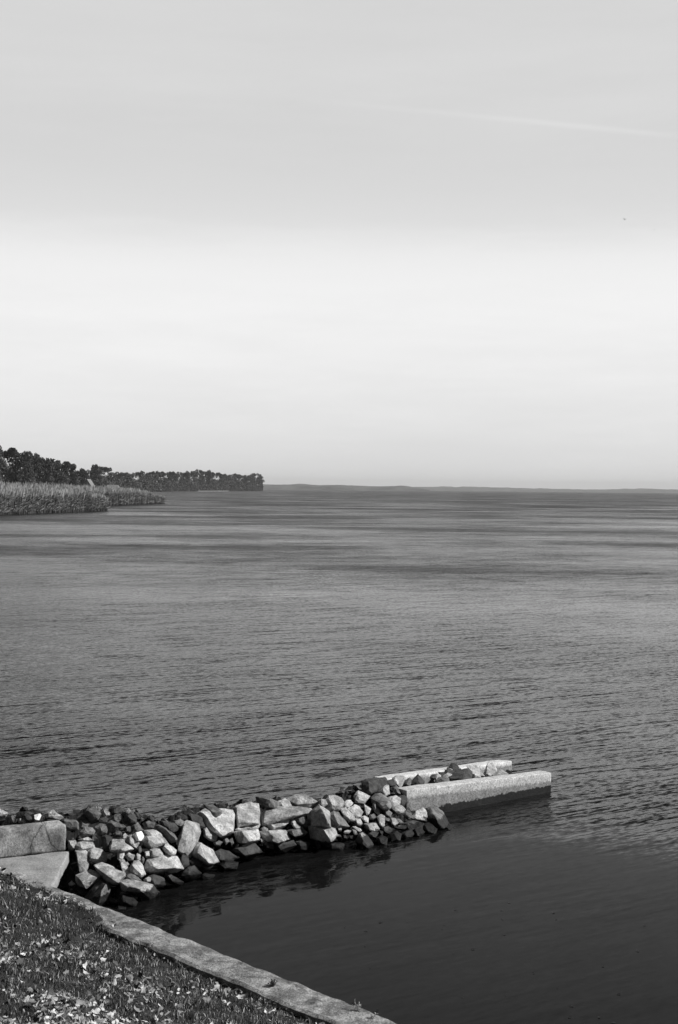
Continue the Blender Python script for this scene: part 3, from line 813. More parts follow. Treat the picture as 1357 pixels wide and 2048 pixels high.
rock;p;729,1608 743,1618 739,1627 734,1631 730,1622;;;small pale wedge between the round pitted cobble and the tall upright stone
rock;p;783,1617 795,1609 803,1611 814,1621 797,1628 788,1623;;;pale rock sloping right, below the end of the near concrete wall
rock;m;766,1617 775,1618 785,1626 782,1634 771,1631;;;
rock;p;754,1634 762,1628 771,1632 769,1641 769,1652 763,1657 758,1646;;;
small_stone;m;770,1634 780,1638 779,1642 771,1640;;;
small_stone;m;739,1630 748,1627 754,1634 746,1639 740,1637;;;
rock;p;728,1647 740,1648 752,1646 760,1657 757,1664 744,1665 739,1655;;;pale rock in the lower row, above the half-wet pointed rock
small_stone;p;735,1669 745,1664 758,1665 752,1675;;;
small_stone;p;758,1660 768,1663 765,1670 760,1667;;;
rock;p;712,1682 718,1667 726,1664 737,1672 748,1690 741,1698 728,1698;722,1668,.07 731,1694,.12;;half-wet pointed rock, pale above and dark below, lowest of the middle rocks
rock;p;782,1635 792,1637 798,1645 788,1656 784,1650;;;
rock;m;793,1637 800,1638 810,1647 797,1648;;;
rock_slab;m;788,1654 804,1649 824,1653 808,1658 795,1657;;;flat horizontal stone low on the pier, left of the leaning oval-faced slab
rock;d;808,1646 826,1641 848,1646 846,1658 824,1664 808,1660;;;
rock;m;804,1626 815,1619 821,1622 825,1635 817,1639;;;
rock;p;822,1635 832,1624 846,1616 852,1620 853,1631 861,1646 846,1648 833,1638;;;pale rock against the foot of the near concrete wall, left of the leaning oval-faced slab
rock_slab;m;851,1617 860,1613 873,1614 885,1622 890,1634 902,1653 882,1660 864,1652 853,1637;862,1615,.05 867,1629,.10 880,1637,.10 886,1656,.09;.12;leaning slab with a black side and a pale oval face, against the near concrete wall
rock;m;803,1666 822,1658 829,1668 816,1679 806,1681;;;grey wet wedge at the waterline left of the leaning oval-faced slab
rock;d;842,1650 858,1644 876,1658 872,1668 852,1668;;;dark wet rock at the foot of the leaning oval-faced slab
rock;d;828,1658 842,1654 850,1664 842,1674 828,1672;;;
rock;d;780,1668 794,1662 804,1668 800,1682 784,1684;;;
rock;d;752,1676 764,1670 776,1676 774,1690 758,1692;;;
rock;d;886,1650 898,1647 912,1656 906,1662 890,1660;;;
rock;d;764,1656 778,1652 786,1660 780,1668 768,1666;;;
rock;m;805,1572 811,1560 820,1555 826,1561 822,1573;;;grey upright rock between the concrete walls, leftmost in that row
rock;d;819,1568 828,1556 837,1548 850,1562 843,1571 823,1572;836,1550,.04 838,1568,.09;;dark triangular rock between the concrete walls, second from the left in that row
rock;d;860,1554 864,1549 872,1548 872,1557 862,1558;;;
rock;p;868,1553 875,1546 883,1551 880,1559 870,1559;;;
rock;d;877,1544 889,1544 890,1553 881,1554;;;
rock;p;884,1553 896,1545 906,1549 896,1556;;;
rock;d;888,1549 896,1534 904,1540 913,1544 901,1552;;;black pointed rock between the concrete walls, left of the topmost diamond-shaped rock
rock;d;898,1533 905,1526 911,1527 924,1539 914,1546 904,1542;;;topmost diamond-shaped black rock between the concrete walls
rock;m;870,1564 879,1553 898,1556 901,1568 884,1570;878,1556,.05 897,1566,.07;;black-faced rock with a pale lit top, in front of the dark heap between the walls
stone_block;d;896,1552 905,1546 915,1542 930,1541 938,1535 945,1545 944,1557 930,1563 899,1567;928,1544,.09 926,1562,.10 901,1558,.05;;biggest dark block between the two concrete walls, pale on its right side
rock_slab;p;934,1531 946,1533 960,1547 962,1556 952,1558 945,1546;;;pale tilted flake between the walls, just right of the biggest dark block
rock_slab;p;946,1530 954,1531 970,1553 965,1558 954,1544;;;thin pale sliver between the walls, left of the pale pyramid-shaped rock
rock;p;966,1552 974,1533 981,1520 991,1530 995,1543 989,1553 976,1554;977,1524,.05 972,1550,.08;;pale pyramid-shaped rock between the walls, farthest pointed rock along the pier
rock;p;985,1551 1001,1538 1018,1547 1008,1555 990,1556;;;low pale rock at the outer end of the rock row, right of the pyramid-shaped rock
'''
LINES = [q.split(';') for q in ROCKS.strip().split('\n') if q.strip()]
def centre(s):
    p = [tuple(float(v) for v in c.split(',')) for c in s.split()]
    return sum(a for a, _ in p) / len(p), sum(b for _, b in p) / len(p)
NAMED = []
for q in LINES:
    if q[5]:
        short = q[5].split(',')[0]
        if len(short.split()) <= 9: NAMED.append((centre(q[2]), short))
USED = set()
def where(s):
    """words for where an unremarkable stone lies: beside the nearest rock that has a look of its own"""
    x, y = centre(s)
    for (cx, cy), short in sorted(NAMED, key=lambda n_: (n_[0][0] - x) ** 2 + (n_[0][1] - y) ** 2):
        dx, dy = x - cx, (y - cy) * 1.2
        d_ = ('left of' if dx < 0 else 'right of') if abs(dx) > abs(dy) else ('above' if dy < 0 else 'below')
        if (short, d_) not in USED:
            USED.add((short, d_))
            return 'just %s the %s' % (d_, short)
for i, ln_ in enumerate([q for q in ROCKS.strip().split('\n') if q.strip()]):
    name, tone, sil, rdg, dep, lab = ln_.split(';')
    sil = [tuple(float(v) for v in p.split(',')) for p in sil.split()]
    rdg = [tuple(float(v) for v in p.split(',')) for p in rdg.split()]
    grp = 'rocks of the rubble pier'
    cat = {'rock': 'rock', 'small_stone': 'stone', 'stone_block': 'stone block', 'rock_slab': 'slab'}[name]
    if not lab:
        lab = {'p': 'small pale stone ', 'm': 'small grey stone ', 'd': 'small dark stone '}[tone] + where(ln_.split(';')[2])
        grp = 'small stones of the rubble pier'
        name, cat = 'small_stone', 'stone'
    rock(name, T_[tone], sil, rdg, float(dep) if dep else 0, lab, cat, i + 1, grp)

# rubble core the rocks lie on, coloured near-black for shade in the gaps
NX, NT = 240, 26
vv, ff = [], []
for i in range(NX + 1):
    px = -160 + 1060 * i / NX
    yw, yt, h = lerp_tab(YW, px), lerp_tab(YT, px), lerp_tab(HH, px)
    foot = at(px, yw - 6, -.02); top = at(px, yt + 10, h * .80)
    back = Vector((foot.x - top.x, foot.y - top.y, 0)); back = Vector((-.55, .83, 0))
    if px < 300: wid = .5
    else: wid = .35
    for j in range(NT + 1):
        q = j / NT
        if q < .08: p = foot + Vector((.25, -.35, -.5)) * (1 - q / .08)
        elif q < .62:
            a = (q - .08) / .54; p = foot.lerp(top, a) + Vector((-.08, .12, -.05))
        elif q < .74: p = top + back * wid * .5 * ((q - .62) / .12) + Vector((-.08, .12, -.05))
        else:
            a = (q - .74) / .26; p = top + back * (wid * .5 + a * 1.0) + Vector((-.08, .12, -.05 - a * (h + .5)))
        p = p.copy()
        d = noise.fractal(p * 4.5, 1, 2, 3)
        p.z += d * .07 + noise.noise(p * 14) * .02
        if px > 800: p.z = min(p.z, .26 - (px - 800) * .002)
        vv.append(p)
for i in range(NX):
    for j in range(NT):
        a = i * (NT + 1) + j
        ff.append((a, a + NT + 1, a + NT + 2, a + 1))
nv0 = len(vv)
rr = random.Random(77)
nbed = len(ff)
for _ in range(1500):
    a = rr.randrange(nv0)
    j = a % (NT + 1)
    if not 3 <= j <= 20: continue
    c = vv[a] + Vector((rr.uniform(-.03, .03), rr.uniform(-.03, .03), 0))
    sz = rr.uniform(.025, .075)
    q = bmesh.new()
    for _k in range(9): q.verts.new(c + Vector((rr.gauss(0, 1), rr.gauss(0, 1), rr.gauss(0, .8))).normalized() * sz * rr.uniform(.7, 1.1))
    bmesh.ops.convex_hull(q, input=q.verts[:])
    q.verts.ensure_lookup_table(); q.verts.index_update()
    b0 = len(vv)
    vv += [v.co.copy() for v in q.verts]
    ff += [tuple(b0 + v.index for v in f.verts) for f in q.faces]
    q.free()
rr = random.Random(5)
tag(link_mesh('rubble_bed', vv, ff, None, mats=[M['bed'], M['mid'], M['dark']], idx=[0] * nbed + [1 if rr.random() < .2 else 2 for _ in ff[nbed:]]), kind='stuff', label='silt and gravel packed under the pier rocks, darkened for shade in the gaps', cat='rubble')
# fill inside the crib between the two walls
vv, ff = [], []
NI, NJ = 60, 10
g0, g1 = fa + fn * (T - .01), fb + fn * (T - .01) - fu * .75
h0, h1 = ba2 + bn * (T - .01), bb2 + bn * (T - .01) - bu * .3
for i in range(NI + 1):
    a = i / NI
    for j in range(NJ + 1):
        b_ = j / NJ
        p = g0.lerp(g1, a).lerp(h0.lerp(h1, a), b_)
        z = .20 - .13 * a + .05 * noise.fractal(Vector((p.x * 5, p.y * 5, 0)), 1, 2, 3)
        if a > .93: z -= (a - .93) * 6
        vv.append((p.x, p.y, z))
for i in range(NI):
    for j in range(NJ):
        a = i * (NJ + 1) + j
        ff.append((a, a + NJ + 1, a + NJ + 2, a + 1))
tag(link_mesh('gravel_fill', vv, ff, M['mid']), kind='stuff', label='grey gravel filling the space between the two concrete walls', cat='gravel')
# ------------------------------------------------------------------ far shore: land, reeds, trees, houses, woods
def gz(px, d):
    return .25
shore = [(-300, 190), (0, 217), (110, 238), (214, 262), (150, 300), (200, 318), (270, 350), (330, 386), (240, 500), (260, 800), (330, 1150), (400, 1500), (460, 1700), (530, 1900), (545, 2100), (500, 2700), (0, 3200), (-500, 3200), (-900, 190)]
pts = [ground_at(px, d, 0) for px, d in shore]
bm = bmesh.new()
lo = [bm.verts.new((p.x, p.y, -.4)) for p in pts]
ctr = Vector((pts[0].x - 60, 600))
hi = [bm.verts.new((p.x - 3, p.y, .32)) for p in pts]
bm.faces.new(hi)
for i in range(len(pts)):
    j = (i + 1) % len(pts)
    bm.faces.new((lo[i], lo[j], hi[j], hi[i]))
bmesh.ops.recalc_face_normals(bm, faces=bm.faces[:])
bmesh.ops.triangulate(bm, faces=bm.faces[:])
me = bpy.data.meshes.new('shore_land'); bm.to_mesh(me); bm.free(); me.materials.append(M['land'])
o = bpy.data.objects.new('shore_land', me); C.objects.link(o); tag(o, kind='structure')
# sandy strip along the wooded point
vv, ff = [], []
strip = [(396, 1480), (410, 1530), (436, 1610), (458, 1685)]
for px, d in strip:
    a = ground_at(px, d - 9, .05); b_ = ground_at(px, d + 10, .75)
    vv += [a, b_, ground_at(px, d + 26, .8)]
for i in range(len(strip) - 1):
    a = i * 3
    ff += [(a, a + 3, a + 4, a + 1), (a + 1, a + 4, a + 5, a + 2)]
tag(link_mesh('beach', vv, ff, M['sand']), kind='structure')

def in_poly(x, y, poly):
    c = False
    j = len(poly) - 1
    for i in range(len(poly)):
        if ((poly[i][1] > y) != (poly[j][1] > y)) and (x < (poly[j][0] - poly[i][0]) * (y - poly[i][1]) / (poly[j][1] - poly[i][1]) + poly[i][0]): c = not c
        j = i
    return c
def reeds(name, front, n, depth, hfun, seed, label):
    """front: (px, distance) along the water's edge; stems stand up to depth behind it"""
    r = random.Random(seed)
    P = [ground_at(px, d, 0) for px, d in front]
    seglen = [(b - a).length for a, b in zip(P, P[1:])]
    tot = sum(seglen)
    V, F, I = [], [], []
    k = 0
    for _ in range(n):
        q = r.random() * tot
        for i, s_ in enumerate(seglen):
            if q <= s_: break
            q -= s_
        p = P[i].lerp(P[i + 1], min(1, q / s_))
        u = (P[i + 1] - P[i]).normalized()
        nrm = Vector((-u.y, u.x, 0))
        if nrm.y < 0: nrm = -nrm
        dd = depth * r.random() ** 2.2
        f = (q + sum(seglen[:i])) / tot
        nn_ = noise.noise(Vector((p.x * .12, p.y * .12, seed)))
        x = p.x + nrm.x * dd + u.x * r.uniform(-.5, .5) - .35 * dd * 0; y = p.y + nrm.y * dd
        y0_ = nn_ * 4.5
        y += y0_
        h = hfun(f, dd) * r.uniform(.84, 1.10) * (1 + .10 * noise.noise(Vector((x * .25, y * .25, 5))))
        a = r.uniform(0, math.pi)
        ax, ay = math.cos(a), math.sin(a)
        w_ = r.uniform(.03, .06)
        lx, ly = r.uniform(-.1, .28) * h * .35, r.uniform(-.1, .1) * h
        z0 = -.2
        V += [(x - ax * w_, y - ay * w_, z0), (x + ax * w_, y + ay * w_, z0), (x + ax * w_ + lx * .6, y + ay * w_ + ly * .6, h * .8), (x - ax * w_ + lx * .6, y - ay * w_ + ly * .6, h * .8)]
        F.append([k, k + 1, k + 2, k + 3]); I.append(0); k += 4
        # two leaves and a plume
        for _2 in range(4):
            b_ = r.uniform(0, 6.28); hz_ = h * r.uniform(.08, .8); ll = r.uniform(.3, .7); wv = r.uniform(.03, .07)
            ex, ey = math.cos(b_) * ll, math.sin(b_) * ll
            V += [(x + lx * .5, y, hz_ - wv), (x + ex + lx * .5, y + ey, hz_ + ll * .5 - wv * .3), (x + ex + lx * .5, y + ey, hz_ + ll * .5 + wv * .3), (x + lx * .5, y, hz_ + wv * 1.5)]
            F.append([k, k + 1, k + 2, k + 3]); I.append(0 if r.random() < .5 else 1); k += 4
        if r.random() < .75:
            pw = r.uniform(.06, .12)
            x2, y2 = x + lx * .8, y + ly * .8
            V += [(x2 - ax * pw * .4, y2 - ay * pw * .4, h * .74), (x2 + ax * pw * .4, y2 + ay * pw * .4, h * .74), (x2 + ax * pw + lx * .5, y2 + ay * pw, h * .93), (x2 - ax * pw * .3 + lx * .6, y2 - ay * pw * .3, h)]
            F.append([k, k + 1, k + 2, k + 3]); I.append(1); k += 4
    o = np_mesh(name, np.array(V), np.array(F), [M['reed'], M['plume']], np.array(I))
    tag(o, label, 'reeds', kind='stuff')
reeds('reeds', [(-120, 203), (0, 217), (60, 228), (110, 238), (150, 247), (213, 262)], 15000, 26,
      lambda f, dd: (3.7 + min(1.2, dd * .07)) * (1 if f < .82 else 1 - (f - .82) * 1.6), 3, 'near bed of pale-plumed reeds rising from the water at the left edge')
reeds('reeds', [(120, 285), (175, 305), (215, 325), (270, 350), (331, 386)], 12000, 45,
      lambda f, dd: (4.0 + min(1.0, dd * .05)) * (1 if f < .66 else 1 - (f - .66) * 1.5), 9, 'farther bed of pale-plumed reeds ending in a dark-footed tip')

# ---- trees
def tree_proto(seed, kind):
    """unit tree, one metre tall; returns crown and trunk meshes"""
    r = np.random.default_rng(seed)
    pr = random.Random(seed)
    # trunk with limbs
    bm = bmesh.new()
    def limb(a, b, ra, rb):
        d = (b - a); q = d.to_track_quat('Z', 'Y')
        ring = []
        for p, rad in ((a, ra), (b, rb)):
            ring.append([bm.verts.new(p + q @ Vector((math.cos(t_) * rad, math.sin(t_) * rad, 0))) for t_ in (0, 1.05, 2.09, 3.14, 4.19, 5.24)])
        for i in range(6):
            bm.faces.new((ring[0][i], ring[0][(i + 1) % 6], ring[1][(i + 1) % 6], ring[1][i]))
        bm.faces.new(ring[1])
    p0 = Vector((0, 0, -.03)); p1 = Vector((pr.uniform(-.02, .02), pr.uniform(-.02, .02), .25)); p2 = p1 + Vector((pr.uniform(-.04, .04), pr.uniform(-.04, .04), .35))
    limb(p0, p1, .026, .019); limb(p1, p2, .019, .008)
    ends = []
    for i in range(7):
        a = i * 2.4 + pr.random(); s = p1.lerp(p2, pr.random())
        e = s + Vector((math.cos(a) * .2, math.sin(a) * .2, pr.uniform(.12, .26)))
        limb(s, e, .009, .003); ends.append(e)
    tm = bpy.data.meshes.new('trunk'); bm.to_mesh(tm); bm.free(); tm.materials.append(M['bark'])
    # crown: clumps of leaf faces
    nclump = 44 if kind != 2 else 30
    cs, rs = [], []
    for i in range(nclump):
        z = pr.uniform(.08, .91)
        if kind == 2: rad = .26 * (1 - z) ** .8 + .03
        elif kind == 1: rad = .30 * math.sqrt(max(.02, 1 - ((z - .48) / .52) ** 2))
        else: rad = .36 * math.sqrt(max(.02, 1 - ((z - .50) / .52) ** 2))
        a = i * 2.399 + pr.uniform(-.4, .4); q = pr.uniform(.35, 1) ** .5
        cs.append((math.cos(a) * rad * q, math.sin(a) * rad * q, z)); rs.append(pr.uniform(.09, .155) * (.6 if kind == 2 else 1) * (1 if z < .8 else .75))
    n = 5000
    ci = r.integers(0, nclump, n)
    d = r.normal(size=(n, 3)); d /= np.linalg.norm(d, axis=1)[:, None]
    rad = np.array(rs)[ci] * r.uniform(.45, 1.12, n) ** .6
    P = np.array(cs)[ci] + d * rad[:, None] * [1, 1, .8]
    u = r.normal(size=(n, 3)); u /= np.linalg.norm(u, axis=1)[:, None]
    v = np.cross(u, r.normal(size=(n, 3))); v /= np.linalg.norm(v, axis=1)[:, None]
    s = r.uniform(.016, .036, n)[:, None]
    V = np.stack([P - u * s, P + v * s * .7, P + u * s, P - v * s * .7], 1).reshape(-1, 3)
    F = np.arange(n * 4).reshape(n, 4)
    cm = bpy.data.meshes.new('crown')
    cm.vertices.add(len(V)); cm.vertices.foreach_set('co', V.astype(np.float32).ravel())
    cm.loops.add(F.size); cm.loops.foreach_set('vertex_index', F.astype(np.int32).ravel())
    cm.polygons.add(n); cm.polygons.foreach_set('loop_start', np.arange(0, n * 4, 4, dtype=np.int32)); cm.polygons.foreach_set('loop_total', np.full(n, 4, dtype=np.int32))
    cm.materials.append(M['crown']); cm.materials.append(M['crown2'])
    light = r.random(nclump) < .22
    cm.polygons.foreach_set('material_index', (light[ci] | (r.random(n) < .08)).astype(np.int32))
    cm.update(calc_edges=True)
    return cm, tm
PROTO = [tree_proto(31, 0), tree_proto(32, 0), tree_proto(33, 1), tree_proto(34, 1), tree_proto(35, 0), tree_proto(36, 2)]
def tree(px, ytop, wpx, d, proto, label, group, rot):
    base = ground_at(px, d, .25)
    top = far(px, ytop, d)
    h = top.z - base.z
    wd = 1.12 * wpx * d / FPX / (.86 if proto != 5 else .5)
    o = empty('tree', base)
    tag(o, label, 'tree', group)
    cm, tm = PROTO[proto]
    for nm, me in (('crown', cm), ('trunk', tm)):
        c = bpy.data.objects.new(nm, me); C.objects.link(c); c.parent = o
        c.scale = (wd, wd * 1.05, h) if nm == 'crown' else (min(wd, h * .8), min(wd, h * .8), h)
        c.rotation_euler = (0, 0, rot)
    return o
TREES = [  # px, top y, width px, distance, proto, label
 (-22, 884, 60, 560, 0, 'tallest dark tree, cut off by the left edge behind the reeds'),
 (12, 893, 52, 585, 1, 'tall dark tree with a ragged top at the far left behind the reeds'),
 (45, 901, 50, 570, 4, 'broad round-topped tree, third from the left edge behind the reeds'),
 (66, 905, 44, 620, 2, 'round-topped tree, fourth from the left edge behind the reeds'),
 (86, 912, 46, 600, 0, 'wide tree where the tall wood starts to slope down, fifth from the left edge'),
 (106, 915, 42, 640, 3, 'tree with a thin feathery top in the sloping part of the tall wood'),
 (124, 921, 40, 625, 1, 'lower tree near the right end of the tall wood'),
 (139, 926, 32, 680, 4, 'small rounded tree left of the dark spire tree'),
 (147, 928, 17, 650, 5, 'narrow dark spire-shaped tree at the end of the tall wood'),
 (161, 935, 26, 760, 2, 'low rounded tree just right of the dark spire tree'),
 (176, 939, 30, 800, 0, 'low dark tree above the gabled house'),
 (192, 926, 26, 820, 3, 'tree with a foliage knob on top, directly left of the domed tree'),
 (208, 932, 40, 850, 1, 'domed tree standing above its neighbours right of the gabled house'),
 (225, 944, 26, 900, 4, 'low tree right of the domed tree'),
 (242, 943, 30, 980, 0, 'tree above the long pale roof'),
 (258, 944, 30, 1040, 2, 'even-topped tree just right of the long pale roof'),
]
for i, (px, yt, wp, d, pr_, lab) in enumerate(TREES):
    tree(px, yt, wp, d, pr_, lab, 'trees behind the reed beds', i * 1.3)
ordn = ['first', 'second', 'third', 'fourth', 'fifth', 'sixth', 'seventh', 'eighth', 'ninth', 'tenth', 'eleventh', 'twelfth', 'thirteenth', 'fourteenth', 'fifteenth', 'sixteenth', 'seventeenth', 'eighteenth', 'nineteenth', 'twentieth']
PT = [(513, 946, 25), (498, 949, 24), (484, 948, 22), (472, 946, 20), (459, 948, 20), (447, 946, 18), (435, 944, 20), (421, 939, 19), (409, 942, 18), (396, 938, 20), (383, 941, 19), (371, 941, 18), (358, 943, 18), (344, 941, 20), (330, 942, 19), (316, 941, 19), (302, 942, 20), (288, 941, 20), (274, 943, 20)]
for i, (px, yt, wp) in enumerate(PT):
    d = lerp_tab([(260, 1100), (330, 1250), (400, 1560), (460, 1760), (530, 1940)], px)
    lab = '%s tree counting leftwards from the tip of the wooded point' % ordn[i]
    if i == 0: lab = 'rounded tree standing at the very tip of the wooded point'
    tree(px, yt, wp * 1.15, d, [4, 0, 1, 2, 0, 3, 1, 2][i % 8], lab, 'trees on the wooded point', i * 2.1)
# low bushes that close the foot of the wood
r = np.random.default_rng(3)
V = []
tab = [(-60, 560), (60, 590), (130, 640), (160, 760), (220, 860), (260, 1000), (330, 1200), (400, 1530), (460, 1730), (528, 1905)]
for _ in range(26000):
    px = r.uniform(-60, 526)
    if r.random() < .35 and px < 250: continue
    d = lerp_tab(tab, px) + r.uniform(-6, 40)
    p = ground_at(px, d, 0)
    hmax = (4.5 + 5 * noise.noise(Vector((p.x * .05, p.y * .05, 0)))) * (1 + d / 1600)
    z = r.uniform(0, 1) ** .8 * max(2, hmax) * (1.7 if px < 130 else 1.1)
    s = .35 + d * .00035
    u = r.normal(size=3); u /= np.linalg.norm(u); v = np.cross(u, r.normal(size=3)); v /= np.linalg.norm(v)
    c = np.array([p.x, p.y, z])
    V += [c - u * s, c + v * s * .7, c + u * s, c - v * s * .7]
V = np.array(V); F = np.arange(len(V)).reshape(-1, 4)
o = np_mesh('undergrowth', V, F, [M['crown'], M['crown2']], (r.random(len(F)) < .25).astype(np.int32))
tag(o, 'low bushes and scrub along the foot of the woods', 'undergrowth', kind='stuff')

# ---- buildings
def prism_house(name, px, ytop, ybase, wpx, d, label, cat, roof_ratio=.45, depth=9, gable=True):
    a = ground_at(px - wpx / 2, d, .25); b_ = ground_at(px + wpx / 2, d, .25)
    top = far(px, ytop, d).z; eave = .25 + (top - .25) * (1 - roof_ratio)
    W = b_.x - a.x
    o = empty(name, ((a.x + b_.x) / 2, d, .25)); tag(o, label, cat)
    hw, hd = W / 2, depth / 2
    e, tp = eave - .25, top - .25
    if gable:   # gable faces the camera
        v = [(-hw, -hd, 0), (hw, -hd, 0), (hw, hd, 0), (-hw, hd, 0), (-hw, -hd, e), (hw, -hd, e), (hw, hd, e), (-hw, hd, e), (0, -hd, tp - .1), (0, hd, tp - .1)]
        f = [(0, 1, 5, 8, 4), (1, 2, 6, 5), (2, 3, 7, 9, 6), (3, 0, 4, 7)]
        k = .35
        rv = [(-hw - k, -hd - k, e - .3), (0, -hd - k, tp), (hw + k, -hd - k, e - .3), (-hw - k, hd + k, e - .3), (0, hd + k, tp), (hw + k, hd + k, e - .3)]
        rv += [(x, y, z + .2) for x, y, z in rv]
        rf = [(0, 3, 4, 1), (1, 4, 5, 2), (6, 7, 10, 9), (7, 8, 11, 10), (0, 1, 7, 6), (1, 2, 8, 7), (3, 9, 10, 4), (4, 10, 11, 5), (0, 6, 9, 3), (2, 5, 11, 8)]
    else:
        v = [(-hw, -hd, 0), (hw, -hd, 0), (hw, hd, 0), (-hw, hd, 0), (-hw, -hd, e), (hw, -hd, e), (hw, hd, e), (-hw, hd, e)]
        f = [(0, 1, 5, 4), (1, 2, 6, 5), (2, 3, 7, 6), (3, 0, 4, 7), (4, 5, 6, 7)]
        k = .4
        rv = [(-hw - k, -hd - k, e + .01), (hw + k, -hd - k, e + .01), (hw + k, hd + k, e + .01), (-hw - k, hd + k, e + .01), (-hw + .5, 0, tp), (hw - .5, 0, tp)]
        rf = [(0, 1, 5, 4), (1, 2, 5), (2, 3, 4, 5), (3, 0, 4), (3, 2, 1, 0)]
    link_mesh('wall', v, f, M['house'], o)
    link_mesh('roof', rv, rf, M['roof'], o)
    nwin = 2 if gable else 5
    for i in range(nwin):
        x = -hw + W * (i + .5) / nwin
        z0_, ww, hh = e * .45, min(1.1, W / nwin * .3), min(1.5, e * .35)
        link_mesh('window', [(x - ww / 2, -hd - .03, z0_), (x + ww / 2, -hd - .03, z0_), (x + ww / 2, -hd - .03, z0_ + hh), (x - ww / 2, -hd - .03, z0_ + hh)], [(0, 1, 2, 3)], M['glass'], o)
prism_house('house', 178, 959, 975, 15, 640, 'small pale house with a gable roof, half hidden behind the reeds', 'house', .4)
prism_house('boathouse', 226, 969.5, 976, 26, 700, 'long low building with a pale roof showing above the far reed bed', 'boathouse', .5, 8, False)
prism_house('cottage', 500, 966, 978, 5.5, 1885, 'tiny white cottage by the last tree of the wooded point', 'cottage', .35, 8)

# ---- distant woods across the lake
def woods(name, tab, px0, px1, d, dep, seed, label):
    n = int((px1 - px0) * 1.2)
    vv, ff = [], []
    K = 7
    for i in range(n + 1):
        px = px0 + (px1 - px0) * i / n
        zt = far(px, lerp_tab(tab, px), d).z
        for j in range(K):
            q = j / (K - 1)
            dd = d + dep * q
            p = ground_at(px, dd, 0)
            prof_ = [0, .62, .85, 1, .97, .8, 0][j]
            nz = noise.fractal(Vector((p.x * .012, dd * .02, seed)), 1, 2.2, 5)
            z = prof_ * zt * (1 + .22 * nz * (1 if 0 < j < 6 else 0)) - (.5 if prof_ == 0 else 0)
            off = 0 if j else noise.noise(Vector((p.x * .004, 0, seed))) * 60
            vv.append((p.x, dd + off, z))
    for i in range(n):
        for j in range(K - 1):
            a = i * K + j
            ff.append((a, a + K, a + K + 1, a + 1))
    tag(link_mesh(name, vv, ff, M['woods']), label, 'woods', kind='stuff')
woods('distant_woods', [(500, 969), (540, 969), (566, 968.5), (690, 970), (722, 971.5), (740, 972.7), (800, 972), (818, 973.2), (838, 976), (860, 979)], 480, 860, 4600, 240, 1, 'low wooded headland across the lake')
woods('distant_woods', [(700, 973), (840, 973.5), (930, 973), (1010, 975), (1100, 977.3), (1200, 979), (1250, 977.5), (1300, 977.2), (1357, 979), (1600, 982)], 560, 1600, 8200, 500, 7, 'hazy farthest wooded shore on the horizon')

# ---- birds over the lake
def bird(px, py, d, span, bank, label):
    p = far(px, py, d)
    o = empty('bird', p); tag(o, label, 'bird', 'birds over the lake')
    s = span / 2
    bm = bmesh.new()
    rings = [(-.32, .01), (-.22, .05), (-.05, .085), (.12, .07), (.22, .05), (.30, .045), (.36, .012)]
    prev = None
    for y, r_ in rings:
        ring = [bm.verts.new((math.cos(t_) * r_ * span, y * span * .8, math.sin(t_) * r_ * span)) for t_ in [k * math.pi / 4 for k in range(8)]]
        if prev:
            for i in range(8): bm.faces.new((prev[i], prev[(i + 1) % 8], ring[(i + 1) % 8], ring[i]))
        prev = ring
    me = bpy.data.meshes.new('body'); bm.to_mesh(me); bm.free(); me.materials.append(M['feather'])
    b_ = bpy.data.objects.new('body', me); C.objects.link(b_); b_.parent = o
    for sg in (-1, 1):
        w_ = []
        for (x, yl, yt_, z) in ((.05, .12, -.08, .0), (.35, .17, -.06, .22), (.55, .13, -.06, .33), (1.0, -.02, -.07, .52)):
            w_ += [(sg * x * s, yl * span, z * s), (sg * x * s, yt_ * span, z * s), (sg * x * s, yt_ * span, z * s - .012), (sg * x * s, yl * span, z * s - .02)]
        f = []
        for i in range(3):
            a = i * 4
            for j in range(4): f.append((a + j, a + (j + 1) % 4, a + 4 + (j + 1) % 4, a + 4 + j))
        link_mesh('wing', w_, f, M['feather'], o)
    o.rotation_euler = bank
bird(1250, 439, 380, 1.15, (R(8), R(6), R(20)), 'bird with raised wings flying over the lake, the larger of two')
bird(1309, 460, 520, .8, (R(5), R(35), R(-50)), 'tiny dark bird, lower right of the larger one in the sky')

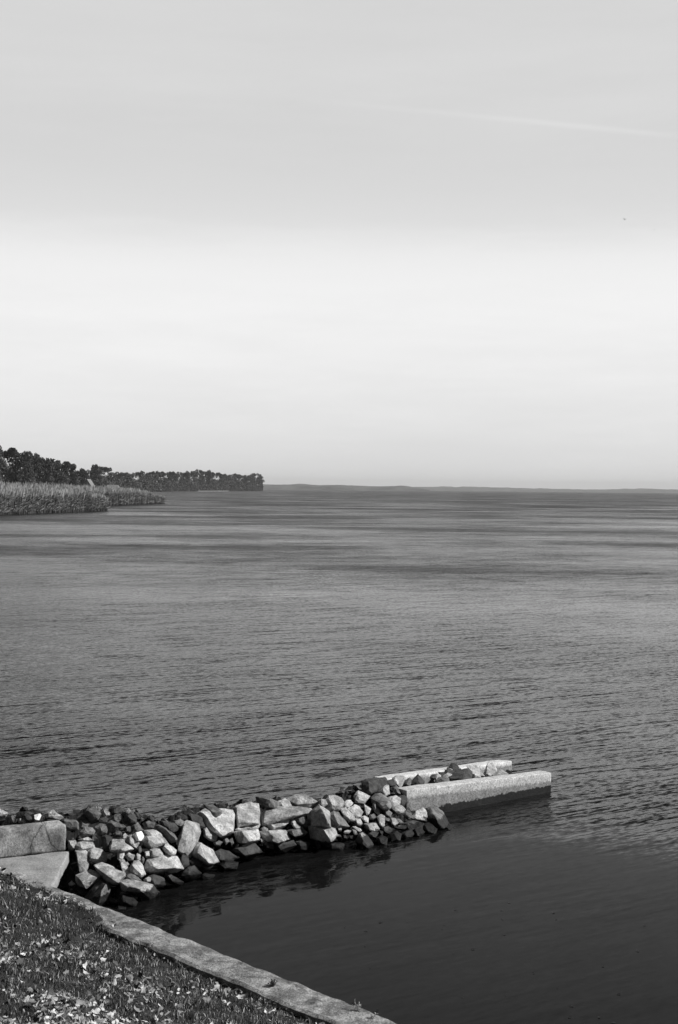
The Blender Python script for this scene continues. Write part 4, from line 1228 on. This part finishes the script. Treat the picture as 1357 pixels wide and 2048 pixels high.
# ---- weeds in the coping joints
def weed(l, s, h, n, seed, label, pos=None, grp='weeds rooted in the sea wall'):
    r = random.Random(seed)
    b_ = pos or wl(l, s, .79)
    V, F = [], []
    for i in range(n):
        a = r.uniform(0, 6.28); ln_ = h * r.uniform(.5, 1); le = r.uniform(.1, .5) * ln_
        q = Vector((math.cos(a), math.sin(a), 0)); sd = Vector((-q.y, q.x, 0)) * .002
        p = b_ + q * r.uniform(0, .02)
        m_ = p + q * le * .4 + Vector((0, 0, ln_ * .6)); t_ = p + q * le + Vector((0, 0, ln_))
        k = len(V); V += [p - sd, p + sd, m_ + sd, m_ - sd, t_ + sd * .4, t_ - sd * .4]; F += [(k, k + 1, k + 2, k + 3), (k + 3, k + 2, k + 4, k + 5)]
        for _ in range(5):
            z = r.uniform(.3, 1); c = p.lerp(t_, z); e = Vector((r.uniform(-1, 1), r.uniform(-1, 1), r.uniform(0, 1))).normalized() * r.uniform(.01, .022)
            sd2 = Vector((-e.y, e.x, 0)).normalized() * .004
            k = len(V); V += [c, c + e * .5 + sd2, c + e, c + e * .5 - sd2]; F.append((k, k + 1, k + 2, k + 3))
    o = link_mesh('weed', V, F, M['dry'] if seed % 2 else M['blade'], loc=b_)
    tag(o, label, 'weed', grp)
weed(4.12, .03, .08, 14, 1, 'tallest dry weed on the outer edge of the sea wall')
weed(4.30, .06, .05, 10, 3, 'short dry weed just below the tallest one on the sea wall')
weed(3.35, .16, .07, 26, 4, 'dark green tuft growing in the middle of the sea wall top')
weed(4.62, .10, .05, 12, 5, 'lowest straggly weed on the sea wall, at the bottom edge of the picture')

for i_, (px, py, h_, lab) in enumerate([
    (196, 1624, .11, 'dry wiry weed growing on the summit of the dark rock heap'),
    (226, 1622, .10, 'dark weed on the heap beside its blackest rounded rock'),
    (262, 1632, .13, 'bushy dry weed at the right end of the dark rock heap'),
    (42, 1634, .09, 'small weed behind the parapet, left of the bright white block'),
    (110, 1632, .10, 'dry weed over the pale jagged rock behind the parapet')]):
    q = mound(px, py)
    weed(0, 0, h_, 34, 11 + i_, lab, Vector((q.x, q.y, q.z - .03)), 'weeds among the pier rocks')
